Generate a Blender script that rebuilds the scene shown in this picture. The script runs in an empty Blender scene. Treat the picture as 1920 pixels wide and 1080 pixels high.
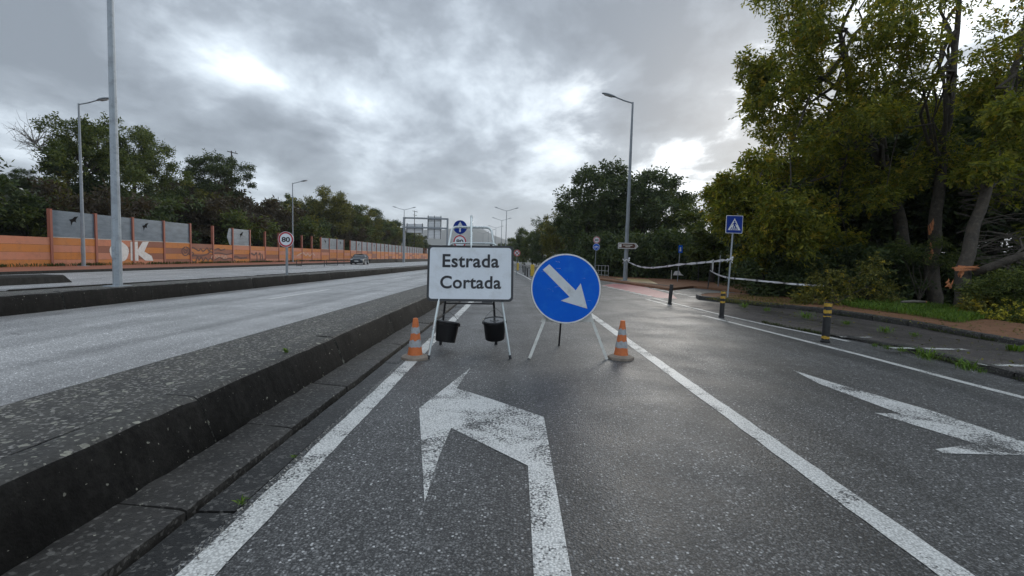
import bpy, bmesh, math, random
import numpy as np
from mathutils import Vector, Matrix
from mathutils.geometry import tessellate_polygon
R = math.radians
random.seed(7)
SC = bpy.context.scene
COL = SC.collection

# ------------------------------------------------------------------ camera
PW, PH, FPX, CAMH, ROLL, VP = 1920, 1080, 850.0, 1.35, 1.6, (963, 487)
_y = np.array([(VP[0]-PW/2)/FPX, -(VP[1]-PH/2)/FPX, 1.0]); _y /= np.linalg.norm(_y)
_u = np.array([math.sin(R(ROLL)), math.cos(R(ROLL)), 0.0]); _u -= _u.dot(_y)*_y; _u /= np.linalg.norm(_u)
_x = np.cross(_y, _u)
if _x[0] < 0: _x = -_x
CM = np.array([_x, _y, _u])           # rows: world axes in (right, up, forward) camera terms
cam_d = bpy.data.cameras.new('camera'); cam = bpy.data.objects.new('camera', cam_d); COL.objects.link(cam)
cam_d.sensor_width = 36; cam_d.lens = FPX/PW*36; cam_d.clip_end = 12000; cam_d.clip_start = 0.05
mw = Matrix.Identity(4)
for i in range(3):
    mw[i][0] = CM[i, 0]; mw[i][1] = CM[i, 1]; mw[i][2] = -CM[i, 2]
mw[2][3] = CAMH
cam.matrix_world = mw
SC.camera = cam
def ray(px, py):
    return CM @ np.array([(px-PW/2)/FPX, -(py-PH/2)/FPX, 1.0])
def G(px, py, z=0.0):                 # photo pixel -> point on the level z
    d = ray(px, py); t = (z-CAMH)/d[2]
    return Vector((d[0]*t, d[1]*t, z))
def PY(px, py, y):                    # photo pixel -> point at distance y
    d = ray(px, py); t = y/d[1]
    return Vector((d[0]*t, y, CAMH+d[2]*t))
def PX(px, py, x):                    # photo pixel -> point on the plane at x
    d = ray(px, py); t = x/d[0]
    return Vector((x, d[1]*t, CAMH+d[2]*t))

# ------------------------------------------------------------------ sky and sun
SUN_DIR = Vector(ray(1440, 190)).normalized()
sun_el = math.asin(SUN_DIR.z); sun_az = math.atan2(SUN_DIR.x, SUN_DIR.y)
world = bpy.data.worlds.new('World'); SC.world = world; world.use_nodes = True
wn = world.node_tree; wn.nodes.clear()
def WN(t, **kw):
    n = wn.nodes.new(t)
    for k, v in kw.items():
        setattr(n, k, v)
    return n
def wl(a, b): wn.links.new(a, b)
def wmath(op, a, b=None, clamp=False):
    n = WN('ShaderNodeMath', operation=op, use_clamp=clamp)
    for i, v in enumerate((a, b)):
        if v is None: continue
        if isinstance(v, (int, float)): n.inputs[i].default_value = v
        else: wl(v, n.inputs[i])
    return n.outputs[0]
def wramp(fac, stops, interp='EASE'):
    n = WN('ShaderNodeValToRGB'); n.color_ramp.interpolation = interp
    e = n.color_ramp.elements
    while len(e) > len(stops): e.remove(e[-1])
    while len(e) < len(stops): e.new(0.5)
    for el, (p, c) in zip(e, stops): el.position = p; el.color = (*c, 1)
    wl(fac, n.inputs[0]); return n.outputs[0]
def wmix(f, a, b, mode='MIX'):
    n = WN('ShaderNodeMix', data_type='RGBA', blend_type=mode)
    for i, v in ((0, f), (6, a), (7, b)):
        if isinstance(v, (int, float)): n.inputs[i].default_value = v
        elif isinstance(v, tuple): n.inputs[i].default_value = (*v, 1)
        else: wl(v, n.inputs[i])
    return n.outputs[2]
SKY_OFF = (2.7, 16.9, 2.3)
tc = WN('ShaderNodeTexCoord'); sep = WN('ShaderNodeSeparateXYZ'); wl(tc.outputs['Generated'], sep.inputs[0])
zc = wmath('ADD', wmath('MAXIMUM', sep.outputs[2], 0.0), 0.26)
cmb = WN('ShaderNodeCombineXYZ')
wl(wmath('DIVIDE', sep.outputs[0], zc), cmb.inputs[0]); wl(wmath('DIVIDE', sep.outputs[1], zc), cmb.inputs[1])
mp = WN('ShaderNodeMapping'); wl(cmb.outputs[0], mp.inputs[0]); mp.inputs['Location'].default_value = SKY_OFF
mp.inputs['Rotation'].default_value = (0, 0, R(20)); mp.inputs['Scale'].default_value = (1.0, 0.8, 1)
def wnoise(scale, detail, rough, dist):
    n = WN('ShaderNodeTexNoise'); wl(mp.outputs[0], n.inputs['Vector'])
    n.inputs['Scale'].default_value = scale; n.inputs['Detail'].default_value = detail
    n.inputs['Roughness'].default_value = rough; n.inputs['Distortion'].default_value = dist
    return n.outputs[0]
n_big = wnoise(1.15, 2.0, 0.5, 0.2)
n_med = wnoise(2.7, 12.0, 0.60, 0.15)
dens = wmath('ADD', wmath('MULTIPLY', n_big, 0.50), wmath('MULTIPLY', n_med, 0.50))      # about 0.3 .. 0.7
cloud = wramp(dens, [(0.385, (0.41, 0.45, 0.485)), (0.43, (0.295, 0.331, 0.368)), (0.475, (0.222, 0.251, 0.283)),
                     (0.525, (0.150, 0.171, 0.196)), (0.60, (0.100, 0.115, 0.134))], 'LINEAR')
# thin cloud lets the hidden sun through around its own direction
dot = WN('ShaderNodeVectorMath', operation='DOT_PRODUCT'); wl(tc.outputs['Generated'], dot.inputs[0]); dot.inputs[1].default_value = SUN_DIR
glow = wmath('POWER', wmath('MAXIMUM', dot.outputs['Value'], 0.0), 26.0)
thin = wramp(dens, [(0.43, (1, 1, 1)), (0.53, (0.0, 0.0, 0.0))])
cloud = wmix(1.0, cloud, wmix(wmath('MULTIPLY', glow, wmath('ADD', thin, 0.05)), (0, 0, 0), (0.50, 0.50, 0.49)), 'ADD')
hz = wramp(wmath('MAXIMUM', sep.outputs[2], 0.0), [(0.0, (1, 1, 1)), (0.2, (0, 0, 0))])
cloud = wmix(wmath('MULTIPLY', hz, 0.6), cloud, (0.25, 0.28, 0.313))
sky = WN('ShaderNodeTexSky', sky_type='NISHITA', sun_disc=False); sky.sun_elevation = sun_el; sky.sun_rotation = sun_az
c10 = wmix(1.0, cloud, (10, 10, 10), 'MULTIPLY')
tot = wmix(0.97, sky.outputs[0], c10)
bg = WN('ShaderNodeBackground'); wl(tot, bg.inputs[0]); bg.inputs[1].default_value = 0.1
wo = WN('ShaderNodeOutputWorld'); wl(bg.outputs[0], wo.inputs[0])
sl = bpy.data.lights.new('sun', 'SUN'); sl.energy = 0.6; sl.angle = R(30); sl.color = (1.0, 0.95, 0.87)
so = bpy.data.objects.new('sun', sl); COL.objects.link(so); so.rotation_euler = (-SUN_DIR).to_track_quat('-Z', 'Y').to_euler()
vs = SC.view_settings; vs.view_transform = 'Standard'; vs.look = 'None'; vs.exposure = 1.52; vs.gamma = 1.0; vs.use_curve_mapping = False
SC.render.engine = 'CYCLES'
SC.cycles.max_bounces = 6; SC.cycles.transparent_max_bounces = 12; SC.cycles.use_denoising = True
SC.cycles.sample_clamp_indirect = 4

# ------------------------------------------------------------------ material helpers
class NT:
    def __init__(s, name):
        s.m = bpy.data.materials.new(name); s.m.use_nodes = True; s.t = s.m.node_tree
        s.b = s.t.nodes['Principled BSDF']; s.o = s.t.nodes['Material Output']
    def n(s, t, **kw):
        n = s.t.nodes.new(t)
        for k, v in kw.items(): setattr(n, k, v)
        return n
    def put(s, sock, v):
        if isinstance(v, (int, float)): sock.default_value = v
        elif isinstance(v, tuple): sock.default_value = (*v, 1) if len(v) == 3 and sock.type == 'RGBA' else v
        else: s.t.links.new(v, sock)
    def math(s, op, a, b=None, clamp=False):
        n = s.n('ShaderNodeMath', operation=op, use_clamp=clamp); s.put(n.inputs[0], a)
        if b is not None: s.put(n.inputs[1], b)
        return n.outputs[0]
    def ramp(s, f, stops, interp='LINEAR'):
        n = s.n('ShaderNodeValToRGB'); n.color_ramp.interpolation = interp; e = n.color_ramp.elements
        while len(e) < len(stops): e.new(0.5)
        for el, (p, c) in zip(e, stops):
            el.position = p; el.color = (*(c if isinstance(c, tuple) else (c, c, c)), 1)
        s.put(n.inputs[0], f); return n.outputs[0]
    def mix(s, f, a, b, mode='MIX'):
        n = s.n('ShaderNodeMix', data_type='RGBA', blend_type=mode)
        s.put(n.inputs[0], f); s.put(n.inputs[6], a); s.put(n.inputs[7], b); return n.outputs[2]
    def pos(s, scale=(1, 1, 1), world=True):
        if world: v = s.n('ShaderNodeNewGeometry').outputs['Position']
        else: v = s.n('ShaderNodeTexCoord').outputs['Object']
        if scale == (1, 1, 1): return v
        m = s.n('ShaderNodeMapping'); s.put(m.inputs[0], v); m.inputs['Scale'].default_value = scale
        return m.outputs[0]
    def noise(s, vec, scale, detail=4, rough=0.55, dist=0.0):
        n = s.n('ShaderNodeTexNoise'); s.put(n.inputs['Vector'], vec); n.inputs['Scale'].default_value = scale
        n.inputs['Detail'].default_value = detail; n.inputs['Roughness'].default_value = rough; n.inputs['Distortion'].default_value = dist
        return n.outputs[0]
    def vor(s, vec, scale, feature='F1', rnd=1.0):
        n = s.n('ShaderNodeTexVoronoi', feature=feature); s.put(n.inputs['Vector'], vec); n.inputs['Scale'].default_value = scale
        n.inputs['Randomness'].default_value = rnd
        return n
    def bump(s, h, strength, dist):
        n = s.n('ShaderNodeBump'); s.put(n.inputs['Height'], h); n.inputs['Strength'].default_value = strength; n.inputs['Distance'].default_value = dist
        s.put(s.b.inputs['Normal'], n.outputs[0])
    def set(s, **kw):
        for k, v in kw.items(): s.put(s.b.inputs[k.replace('_', ' ')], v)
        return s
MATS = {}
def simple(name, col, rough=0.6, metal=0.0, var=0.12, scale=6.0, dirt=None, spec=0.5, bumpd=0.0):
    k = NT(name); p = k.pos(world=False)
    n = k.noise(p, scale, 5, 0.6)
    lo = tuple(c*(1-var) for c in col); hi = tuple(min(1, c*(1+var)) for c in col)
    c = k.ramp(n, [(0.3, lo), (0.7, hi)])
    if dirt:
        n2 = k.noise(p, scale*2.3, 8, 0.7)
        c = k.mix(k.ramp(n2, [(0.5, 0.0), (0.72, 1.0)]), c, dirt)
    k.set(Base_Color=c, Roughness=k.ramp(n, [(0.3, rough*0.8), (0.7, min(1, rough*1.2))]), Metallic=metal, Specular_IOR_Level=spec)
    if bumpd: k.bump(k.noise(p, scale*6, 4), 0.5, bumpd)
    MATS[name] = k.m; return k.m

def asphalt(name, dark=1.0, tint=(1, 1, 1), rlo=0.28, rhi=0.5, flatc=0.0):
    k = NT(name); p = k.pos()
    wob = k.n('ShaderNodeVectorMath', operation='ADD')
    v = k.vor(p, 62); v2 = k.vor(p, 140)
    sep = k.n('ShaderNodeSeparateColor'); k.put(sep.inputs[0], v.outputs['Color'])
    sep2 = k.n('ShaderNodeSeparateColor'); k.put(sep2.inputs[0], v2.outputs['Color'])
    d = dark
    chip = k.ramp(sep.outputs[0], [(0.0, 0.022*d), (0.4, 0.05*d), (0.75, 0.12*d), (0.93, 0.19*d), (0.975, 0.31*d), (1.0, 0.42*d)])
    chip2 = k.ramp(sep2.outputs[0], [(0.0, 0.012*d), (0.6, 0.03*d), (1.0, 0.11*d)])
    edge = k.ramp(v.outputs['Distance'], [(0.25, 1.0), (0.55, 0.0)])
    c = k.mix(edge, chip2, chip)
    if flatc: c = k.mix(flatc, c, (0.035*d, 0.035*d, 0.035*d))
    big = k.noise(p, 0.7, 5, 0.6)
    c = k.mix(1.0, c, k.ramp(big, [(0.3, 0.78), (0.7, 1.2)]), 'MULTIPLY')
    fine = k.noise(k.pos((1.0, 0.18, 1)), 1.6, 4, 0.6)
    c = k.mix(1.0, c, k.ramp(fine, [(0.3, 0.85), (0.7, 1.12)]), 'MULTIPLY')
    c = k.mix(1.0, c, tint, 'MULTIPLY')
    # wheel tracks polished darker, long repairs and drips along the lane
    trk = k.noise(k.pos((1.0, 0.035, 1)), 1.25, 3, 0.55)
    c = k.mix(1.0, c, k.ramp(trk, [(0.36, 0.62), (0.5, 1.0), (0.66, 1.22)]), 'MULTIPLY')
    st = k.noise(p, 2.4, 7, 0.7, 0.8)
    c = k.mix(k.ramp(st, [(0.60, 0.0), (0.74, 0.55)]), c, (0.018*d, 0.018*d, 0.018*d))
    cr = k.n('ShaderNodeTexVoronoi', feature='DISTANCE_TO_EDGE'); cv = k.n('ShaderNodeVectorMath', operation='MULTIPLY_ADD'); cn = k.n('ShaderNodeTexNoise'); k.put(cn.inputs['Vector'], p); cn.inputs['Scale'].default_value = 2.5; cn.inputs['Detail'].default_value = 6
    k.put(cv.inputs[0], cn.outputs['Color']); cv.inputs[1].default_value = (0.9, 0.9, 0); k.put(cv.inputs[2], p); k.put(cr.inputs['Vector'], cv.outputs[0]); cr.inputs['Scale'].default_value = 0.33
    crk = k.math('MULTIPLY', k.ramp(cr.outputs['Distance'], [(0.0, 1.0), (0.004, 0.0)]), k.ramp(k.noise(p, 0.5, 3), [(0.5, 0.0), (0.6, 0.8)]))
    c = k.mix(crk, c, (0.008, 0.008, 0.008))
    wet = k.noise(p, 1.1, 4, 0.55)
    k.set(Base_Color=c, Roughness=k.ramp(wet, [(0.35, rlo), (0.65, rhi)]), Specular_IOR_Level=0.42)
    h = k.math('ADD', k.ramp(v.outputs['Distance'], [(0.0, 1.0), (0.6, 0.0)]), k.math('MULTIPLY', v2.outputs['Distance'], -0.6))
    k.bump(h, 0.5, 0.004)
    MATS[name] = k.m; return k.m
asphalt('asphalt', 1.6, (1, 1, 1), 0.44, 0.58)
asphalt('asphalt_left_sheen', 8.0, (1, 1, 1.01), 0.34, 0.5, flatc=0.55)  # sky sheen of the wet road is painted into this paler base colour
asphalt('asphalt_path', 1.15, (1.08, 0.93, 0.88), 0.45, 0.65)

def paint(name, col=(0.80, 0.80, 0.775), wear=0.5, big=2.2, th=(0.44, 0.6)):
    # worn road paint: gone where the mask says, so the asphalt sheet below shows
    k = NT(name); p = k.pos()
    v = k.vor(p, 78)
    fine = k.noise(p, 60, 3, 0.7)
    bign = k.noise(p, big, 6, 0.62, 0.6)
    c = k.mix(k.ramp(k.noise(p, 7, 7, 0.7), [(0.45, 0.0), (0.75, 0.5)]), col, tuple(x*0.62 for x in col))
    c = k.mix(k.ramp(v.outputs['Distance'], [(0.35, 0.0), (0.6, 0.45)]), c, (0.16, 0.16, 0.155))
    k.set(Base_Color=c, Roughness=0.42, Specular_IOR_Level=0.4)
    k.bump(k.ramp(v.outputs['Distance'], [(0.0, 1.0), (0.6, 0.0)]), 0.5, 0.004)
    chipm = k.math('MULTIPLY', k.math('SUBTRACT', fine, 0.5), 0.9)
    m = k.ramp(k.math('ADD', k.math('ADD', bign, k.math('MULTIPLY', chipm, wear)), k.math('MULTIPLY', v.outputs['Distance'], 0.10*wear)), [(th[0], 0.0), (th[1], 1.0)])
    tr = k.n('ShaderNodeBsdfTransparent'); mx = k.n('ShaderNodeMixShader')
    k.put(mx.inputs[0], m); k.t.links.new(k.b.outputs[0], mx.inputs[1]); k.t.links.new(tr.outputs[0], mx.inputs[2]); k.t.links.new(mx.outputs[0], k.o.inputs[0])
    MATS[name] = k.m; return k.m
paint('paint_line', wear=1.0, th=(0.60, 0.76))
paint('paint_arrow', (0.82, 0.82, 0.80), wear=1.0, big=1.9, th=(0.56, 0.70))
paint('paint_dash', (0.85, 0.85, 0.83), wear=0.6, th=(0.75, 0.9))
paint('paint_red', (0.46, 0.095, 0.105), wear=0.7, th=(0.72, 0.9))
paint('paint_yellow', (0.50, 0.33, 0.11), wear=0.8, th=(0.75, 0.9))

def concrete(name, c0, c1, lichen=0.0, rough=0.75, streak=True, speck=0.0, spec=0.4):
    k = NT(name); p = k.pos()
    n = k.noise(p, 2.6, 8, 0.68)
    c = k.ramp(n, [(0.32, c0), (0.68, c1)])
    if streak:
        s = k.noise(k.pos((2.2, 5.0, 0.35)), 2.2, 6, 0.65)
        c = k.mix(1.0, c, k.ramp(s, [(0.35, 0.62), (0.7, 1.35)]), 'MULTIPLY')
    if speck:
        v = k.vor(p, 60); se = k.n('ShaderNodeSeparateColor'); k.put(se.inputs[0], v.outputs['Color'])
        c = k.mix(k.math('MULTIPLY', k.ramp(se.outputs[0], [(0.78, 0.0), (0.95, 1.0)]), speck), c, (0.30, 0.29, 0.27))
    if lichen:
        w = k.noise(p, 16, 3, 0.6)
        for sc, thr in ((7.5, 0.24), (15.0, 0.30), (32.0, 0.30)):
            wp = k.n('ShaderNodeVectorMath', operation='MULTIPLY_ADD'); k.put(wp.inputs[0], k.n('ShaderNodeTexNoise').outputs['Color'])
            nn = wp.inputs[0].links[0].from_node; k.put(nn.inputs['Vector'], p); nn.inputs['Scale'].default_value = 14
            wp.inputs[1].default_value = (0.06, 0.06, 0.06); k.put(wp.inputs[2], p)
            v = k.vor(wp.outputs[0], sc); se = k.n('ShaderNodeSeparateColor'); k.put(se.inputs[0], v.outputs['Color'])
            t = k.math('MULTIPLY', k.ramp(se.outputs[0], [(0.35, 0.0), (0.9, 1.0)]), thr*lichen)
            msk = k.math('LESS_THAN', v.outputs['Distance'], t)
            c = k.mix(k.math('MULTIPLY', msk, k.ramp(w, [(0.35, 0.35), (0.6, 0.9)])), c, (0.33, 0.325, 0.27))
    k.set(Base_Color=c, Roughness=k.ramp(n, [(0.3, rough*0.75), (0.7, min(1.0, rough*1.15))]), Specular_IOR_Level=spec)
    fine2 = k.noise(p, 24, 8, 0.75); c = k.mix(1.0, c, k.ramp(fine2, [(0.35, 0.6), (0.65, 1.4)]), 'MULTIPLY'); k.set(Base_Color=c)
    k.bump(k.math('ADD', n, k.math('ADD', fine2, k.noise(p, 70, 4, 0.6))), 0.6, 0.008)
    MATS[name] = k.m; return k.m
concrete('conc_median', (0.028, 0.027, 0.025), (0.095, 0.092, 0.084), lichen=1.0, streak=False, speck=0.8)
concrete('conc_kerb', (0.030, 0.029, 0.027), (0.075, 0.073, 0.067), lichen=1.0, rough=0.75, streak=False, speck=0.3)
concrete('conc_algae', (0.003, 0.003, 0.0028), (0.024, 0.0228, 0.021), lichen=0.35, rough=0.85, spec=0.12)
concrete('conc_ledge', (0.016, 0.015, 0.014), (0.052, 0.049, 0.045), lichen=0.42, rough=0.65, streak=False, speck=0.3)
concrete('conc_gutter', (0.007, 0.007, 0.007), (0.021, 0.020, 0.019), lichen=0.3, rough=0.45, streak=False, speck=0.3)
concrete('conc_slot', (0.006, 0.006, 0.006), (0.014, 0.014, 0.013))
concrete('conc_far', (0.010, 0.010, 0.009), (0.040, 0.038, 0.034), lichen=0.2, rough=0.8, spec=0.2)
concrete('conc_pale', (0.30, 0.29, 0.27), (0.40, 0.39, 0.36), rough=0.7)

def soil(name, a, b, c3, scale=3.0, bumpd=0.02):
    k = NT(name); p = k.pos(); n = k.noise(p, scale, 9, 0.7); n2 = k.noise(p, scale*14, 6, 0.7)
    c = k.mix(k.ramp(n2, [(0.45, 0.0), (0.7, 0.8)]), k.ramp(n, [(0.35, a), (0.65, b)]), c3)
    k.set(Base_Color=c, Roughness=0.85, Specular_IOR_Level=0.25); k.bump(n2, 0.7, bumpd); MATS[name] = k.m; return k.m
soil('dirt', (0.19, 0.092, 0.050), (0.29, 0.145, 0.080), (0.13, 0.078, 0.048))
soil('verge', (0.022, 0.030, 0.012), (0.045, 0.055, 0.020), (0.050, 0.036, 0.022))
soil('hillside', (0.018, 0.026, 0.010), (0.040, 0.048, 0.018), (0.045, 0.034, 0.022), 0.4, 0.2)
soil('walk_red', (0.26, 0.10, 0.062), (0.33, 0.135, 0.085), (0.22, 0.10, 0.07), 1.2, 0.004)
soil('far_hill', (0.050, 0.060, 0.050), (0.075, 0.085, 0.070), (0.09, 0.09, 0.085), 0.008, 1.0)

simple('galv', (0.36, 0.40, 0.44), 0.5, 0.35, 0.15, 3.0, (0.22, 0.24, 0.26))
simple('pole_grey', (0.27, 0.30, 0.33), 0.55, 0.25, 0.14, 2.0, (0.19, 0.21, 0.23))
simple('chrome_tube', (0.66, 0.72, 0.73), 0.3, 0.7, 0.06, 3.0)
simple('black_rim', (0.025, 0.027, 0.032), 0.45)
simple('sign_white', (0.72, 0.77, 0.83), 0.38, 0.0, 0.05, 2.2, (0.60, 0.63, 0.66), spec=0.45)
simple('letter_black', (0.016, 0.018, 0.024), 0.5)
simple('sign_blue', (0.0, 0.11, 0.62), 0.4, 0.0, 0.06, 3.0, (0.01, 0.15, 0.64), spec=0.12)
simple('sign_blue2', (0.004, 0.032, 0.24), 0.4, spec=0.15)
simple('arrow_white', (0.60, 0.63, 0.66), 0.45, 0.0, 0.06, 4.0, (0.45, 0.46, 0.46))
simple('white_trim', (0.68, 0.69, 0.69), 0.45, 0.0, 0.05, 5.0, (0.5, 0.5, 0.48))
simple('leg_white', (0.70, 0.70, 0.66), 0.5, 0.0, 0.06, 9.0, (0.52, 0.50, 0.45))
simple('dark_steel', (0.045, 0.045, 0.048), 0.5, 0.4)
simple('sign_red', (0.45, 0.02, 0.035), 0.4)
simple('sign_brown', (0.10, 0.045, 0.030), 0.5)
simple('sign_back', (0.78, 0.80, 0.82), 0.5, 0.1, 0.05, 2.0)
simple('cone_orange', (0.62, 0.165, 0.045), 0.55, 0.0, 0.12, 9.0, (0.42, 0.14, 0.06))
simple('cone_band', (0.36, 0.38, 0.40), 0.45, 0.0, 0.15, 14.0, (0.22, 0.21, 0.20))
simple('cone_base', (0.27, 0.225, 0.185), 0.85, 0.0, 0.25, 12.0, (0.16, 0.12, 0.09), bumpd=0.01)
simple('bucket_black', (0.006, 0.006, 0.007), 0.45, 0.0, 0.1, 4.0, spec=0.3)
simple('bucket_lid', (0.05, 0.052, 0.056), 0.22, 0.0, 0.3, 10.0)
simple('wire', (0.20, 0.20, 0.20), 0.45, 0.7)
simple('bollard_black', (0.008, 0.008, 0.009), 0.5, 0.0, 0.2, 12.0)
simple('bollard_yellow', (0.56, 0.34, 0.035), 0.5, 0.0, 0.2, 16.0, (0.12, 0.09, 0.04))
simple('post_yellow', (0.62, 0.43, 0.05), 0.55)
simple('wall_orange', (0.50, 0.18, 0.040), 0.75, 0.0, 0.08, 0.8, (0.36, 0.14, 0.045))
simple('wall_pink', (0.50, 0.20, 0.115), 0.75, 0.0, 0.08, 0.8, (0.37, 0.16, 0.10))
simple('wall_brown', (0.26, 0.10, 0.06), 0.75, 0.0, 0.10, 0.8)
simple('wall_post', (0.30, 0.10, 0.065), 0.65, 0.0, 0.15, 1.0)
simple('wall_cap', (0.55, 0.48, 0.42), 0.7)
simple('bird_black', (0.004, 0.004, 0.005), 0.8, spec=0.1)
simple('spray_white', (0.66, 0.66, 0.65), 0.7, 0.0, 0.12, 3.0, (0.5, 0.44, 0.40))
simple('spray_dark', (0.10, 0.042, 0.035), 0.7)
simple('spray_pale', (0.50, 0.33, 0.25), 0.7)
simple('bark', (0.065, 0.054, 0.043), 0.9, 0.0, 0.5, 4.0, (0.13, 0.115, 0.095), bumpd=0.08)
simple('bark_dark', (0.035, 0.028, 0.022), 0.9, 0.0, 0.4, 3.0)
simple('bark_grey', (0.16, 0.145, 0.13), 0.9, 0.0, 0.3, 3.0)
simple('split_wood', (0.50, 0.185, 0.075), 0.7, 0.0, 0.3, 14.0, (0.60, 0.33, 0.17))
simple('car_paint', (0.03, 0.04, 0.052), 0.2, 0.4, 0.03)
simple('car_dark', (0.008, 0.008, 0.009), 0.35)
simple('car_glass', (0.02, 0.026, 0.032), 0.06, 0.0, 0.05, spec=0.9)
simple('tyre', (0.015, 0.015, 0.015), 0.8)
simple('rim_alloy', (0.35, 0.36, 0.37), 0.35, 0.8)
simple('lamp_glass', (0.50, 0.52, 0.52), 0.2)
simple('tape_white', (0.66, 0.67, 0.69), 0.35, 0.0, 0.05)
simple('tape_grey', (0.20, 0.21, 0.23), 0.4)
simple('rail_white', (0.42, 0.43, 0.42), 0.55)
simple('building_dark', (0.026, 0.029, 0.034), 0.5, 0.0, 0.2, 0.3)
simple('building_roof', (0.06, 0.063, 0.068), 0.5)
simple('house_white', (0.68, 0.67, 0.64), 0.7)
simple('roof_tile', (0.30, 0.12, 0.07), 0.8)
# clear acoustic panes gone milky, see-through to a small degree
k = NT('pane_milky'); p = k.pos((1, 0.35, 1.2)); n = k.noise(p, 2.5, 7, 0.65)
k.set(Base_Color=k.ramp(n, [(0.3, (0.11, 0.15, 0.19)), (0.7, (0.185, 0.235, 0.285))]), Roughness=0.3, Alpha=k.ramp(n, [(0.3, 0.78), (0.7, 0.92)]), Specular_IOR_Level=0.5)
MATS['pane_milky'] = k.m

def leafmat(name, stops, trans=0.25, rough=0.55, posvar=0.35):
    k = NT(name)
    r = k.n('ShaderNodeNewGeometry').outputs['Random Per Island']
    n = k.noise(k.pos(), 0.8, 3, 0.6)
    f = k.math('ADD', k.math('MULTIPLY', r, 1-posvar), k.math('MULTIPLY', n, posvar))
    c = k.ramp(f, stops)
    k.set(Base_Color=c, Roughness=rough, Specular_IOR_Level=0.25)
    t = k.n('ShaderNodeBsdfTranslucent'); k.put(t.inputs[0], k.mix(1.0, c, (1.25, 1.2, 0.55), 'MULTIPLY'))
    mx = k.n('ShaderNodeMixShader'); mx.inputs[0].default_value = trans
    k.t.links.new(k.b.outputs[0], mx.inputs[1]); k.t.links.new(t.outputs[0], mx.inputs[2]); k.t.links.new(mx.outputs[0], k.o.inputs[0])
    MATS[name] = k.m
leafmat('leaf_dark', [(0.1, (0.022, 0.040, 0.018)), (0.55, (0.060, 0.088, 0.034)), (0.9, (0.125, 0.155, 0.052))])
leafmat('leaf_mid', [(0.1, (0.030, 0.050, 0.016)), (0.55, (0.088, 0.118, 0.030)), (0.9, (0.18, 0.20, 0.046))])
leafmat('leaf_olive', [(0.1, (0.042, 0.050, 0.016)), (0.55, (0.125, 0.130, 0.028)), (0.9, (0.25, 0.225, 0.040))])
leafmat('leaf_acacia', [(0.1, (0.042, 0.066, 0.018)), (0.45, (0.15, 0.18, 0.032)), (0.75, (0.28, 0.275, 0.040)), (0.98, (0.44, 0.39, 0.050))], 0.48)
leafmat('leaf_brown', [(0.1, (0.030, 0.022, 0.015)), (0.55, (0.058, 0.044, 0.028)), (0.9, (0.09, 0.075, 0.045))])
leafmat('blossom', [(0.1, (0.20, 0.15, 0.018)), (0.5, (0.33, 0.25, 0.028)), (0.9, (0.48, 0.38, 0.05))], 0.3)
leafmat('blossom_bright', [(0.1, (0.28, 0.26, 0.03)), (0.5, (0.50, 0.44, 0.05)), (0.9, (0.66, 0.58, 0.10))], 0.3)
leafmat('grass', [(0.1, (0.05, 0.10, 0.018)), (0.5, (0.11, 0.20, 0.032)), (0.9, (0.20, 0.30, 0.05))], 0.35)
leafmat('grass_dull', [(0.1, (0.03, 0.045, 0.013)), (0.5, (0.055, 0.075, 0.02)), (0.9, (0.10, 0.11, 0.035))], 0.25)

# ------------------------------------------------------------------ mesh helpers
def M(n): return MATS[n]
def obj(name, me, mat, parent=None, smooth=False):
    if isinstance(me, bmesh.types.BMesh):
        bm = me; me = bpy.data.meshes.new(name)
        bmesh.ops.recalc_face_normals(bm, faces=bm.faces); bm.to_mesh(me); bm.free()
    mats = mat if isinstance(mat, (list, tuple)) else [mat]
    if not me.materials:
        for m in mats: me.materials.append(M(m))
    if smooth:
        me.polygons.foreach_set('use_smooth', [True]*len(me.polygons))
        if smooth != 'all':
            me.set_sharp_from_angle(angle=R(35))
    o = bpy.data.objects.new(name, me); COL.objects.link(o)
    if parent is not None: o.parent = parent
    return o
def tag(o, label=None, cat=None, group=None, kind=None):
    if label: o['label'] = label
    if cat: o['category'] = cat
    if group: o['group'] = group
    if kind: o['kind'] = kind
    return o
def thing(name, label, cat, loc=(0, 0, 0), rot=(0, 0, 0), group=None):
    o = bpy.data.objects.new(name, None); COL.objects.link(o); o.empty_display_size = 0.1
    o.location = loc; o.rotation_euler = rot
    return tag(o, label, cat, group)
def struct(name, bm, mat, parent=None):
    o = obj(name, bm, mat, parent)
    if parent is None: o['kind'] = 'structure'
    return o
def copy_tree(o, parent=None):
    c = o.copy(); COL.objects.link(c); c.parent = parent
    for ch in o.children: copy_tree(ch, c)
    return c
def NB(): return bmesh.new()
def box(bm, c, s, rot=None):
    m = Matrix.Translation(c) @ (rot.to_4x4() if rot is not None else Matrix.Identity(4)) @ Matrix.Diagonal((*s, 1))
    bmesh.ops.create_cube(bm, size=1.0, matrix=m); return bm
def bevel(bm, w, seg=2):
    bmesh.ops.bevel(bm, geom=bm.edges[:], offset=w, segments=seg, affect='EDGES', profile=0.6); return bm
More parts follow.
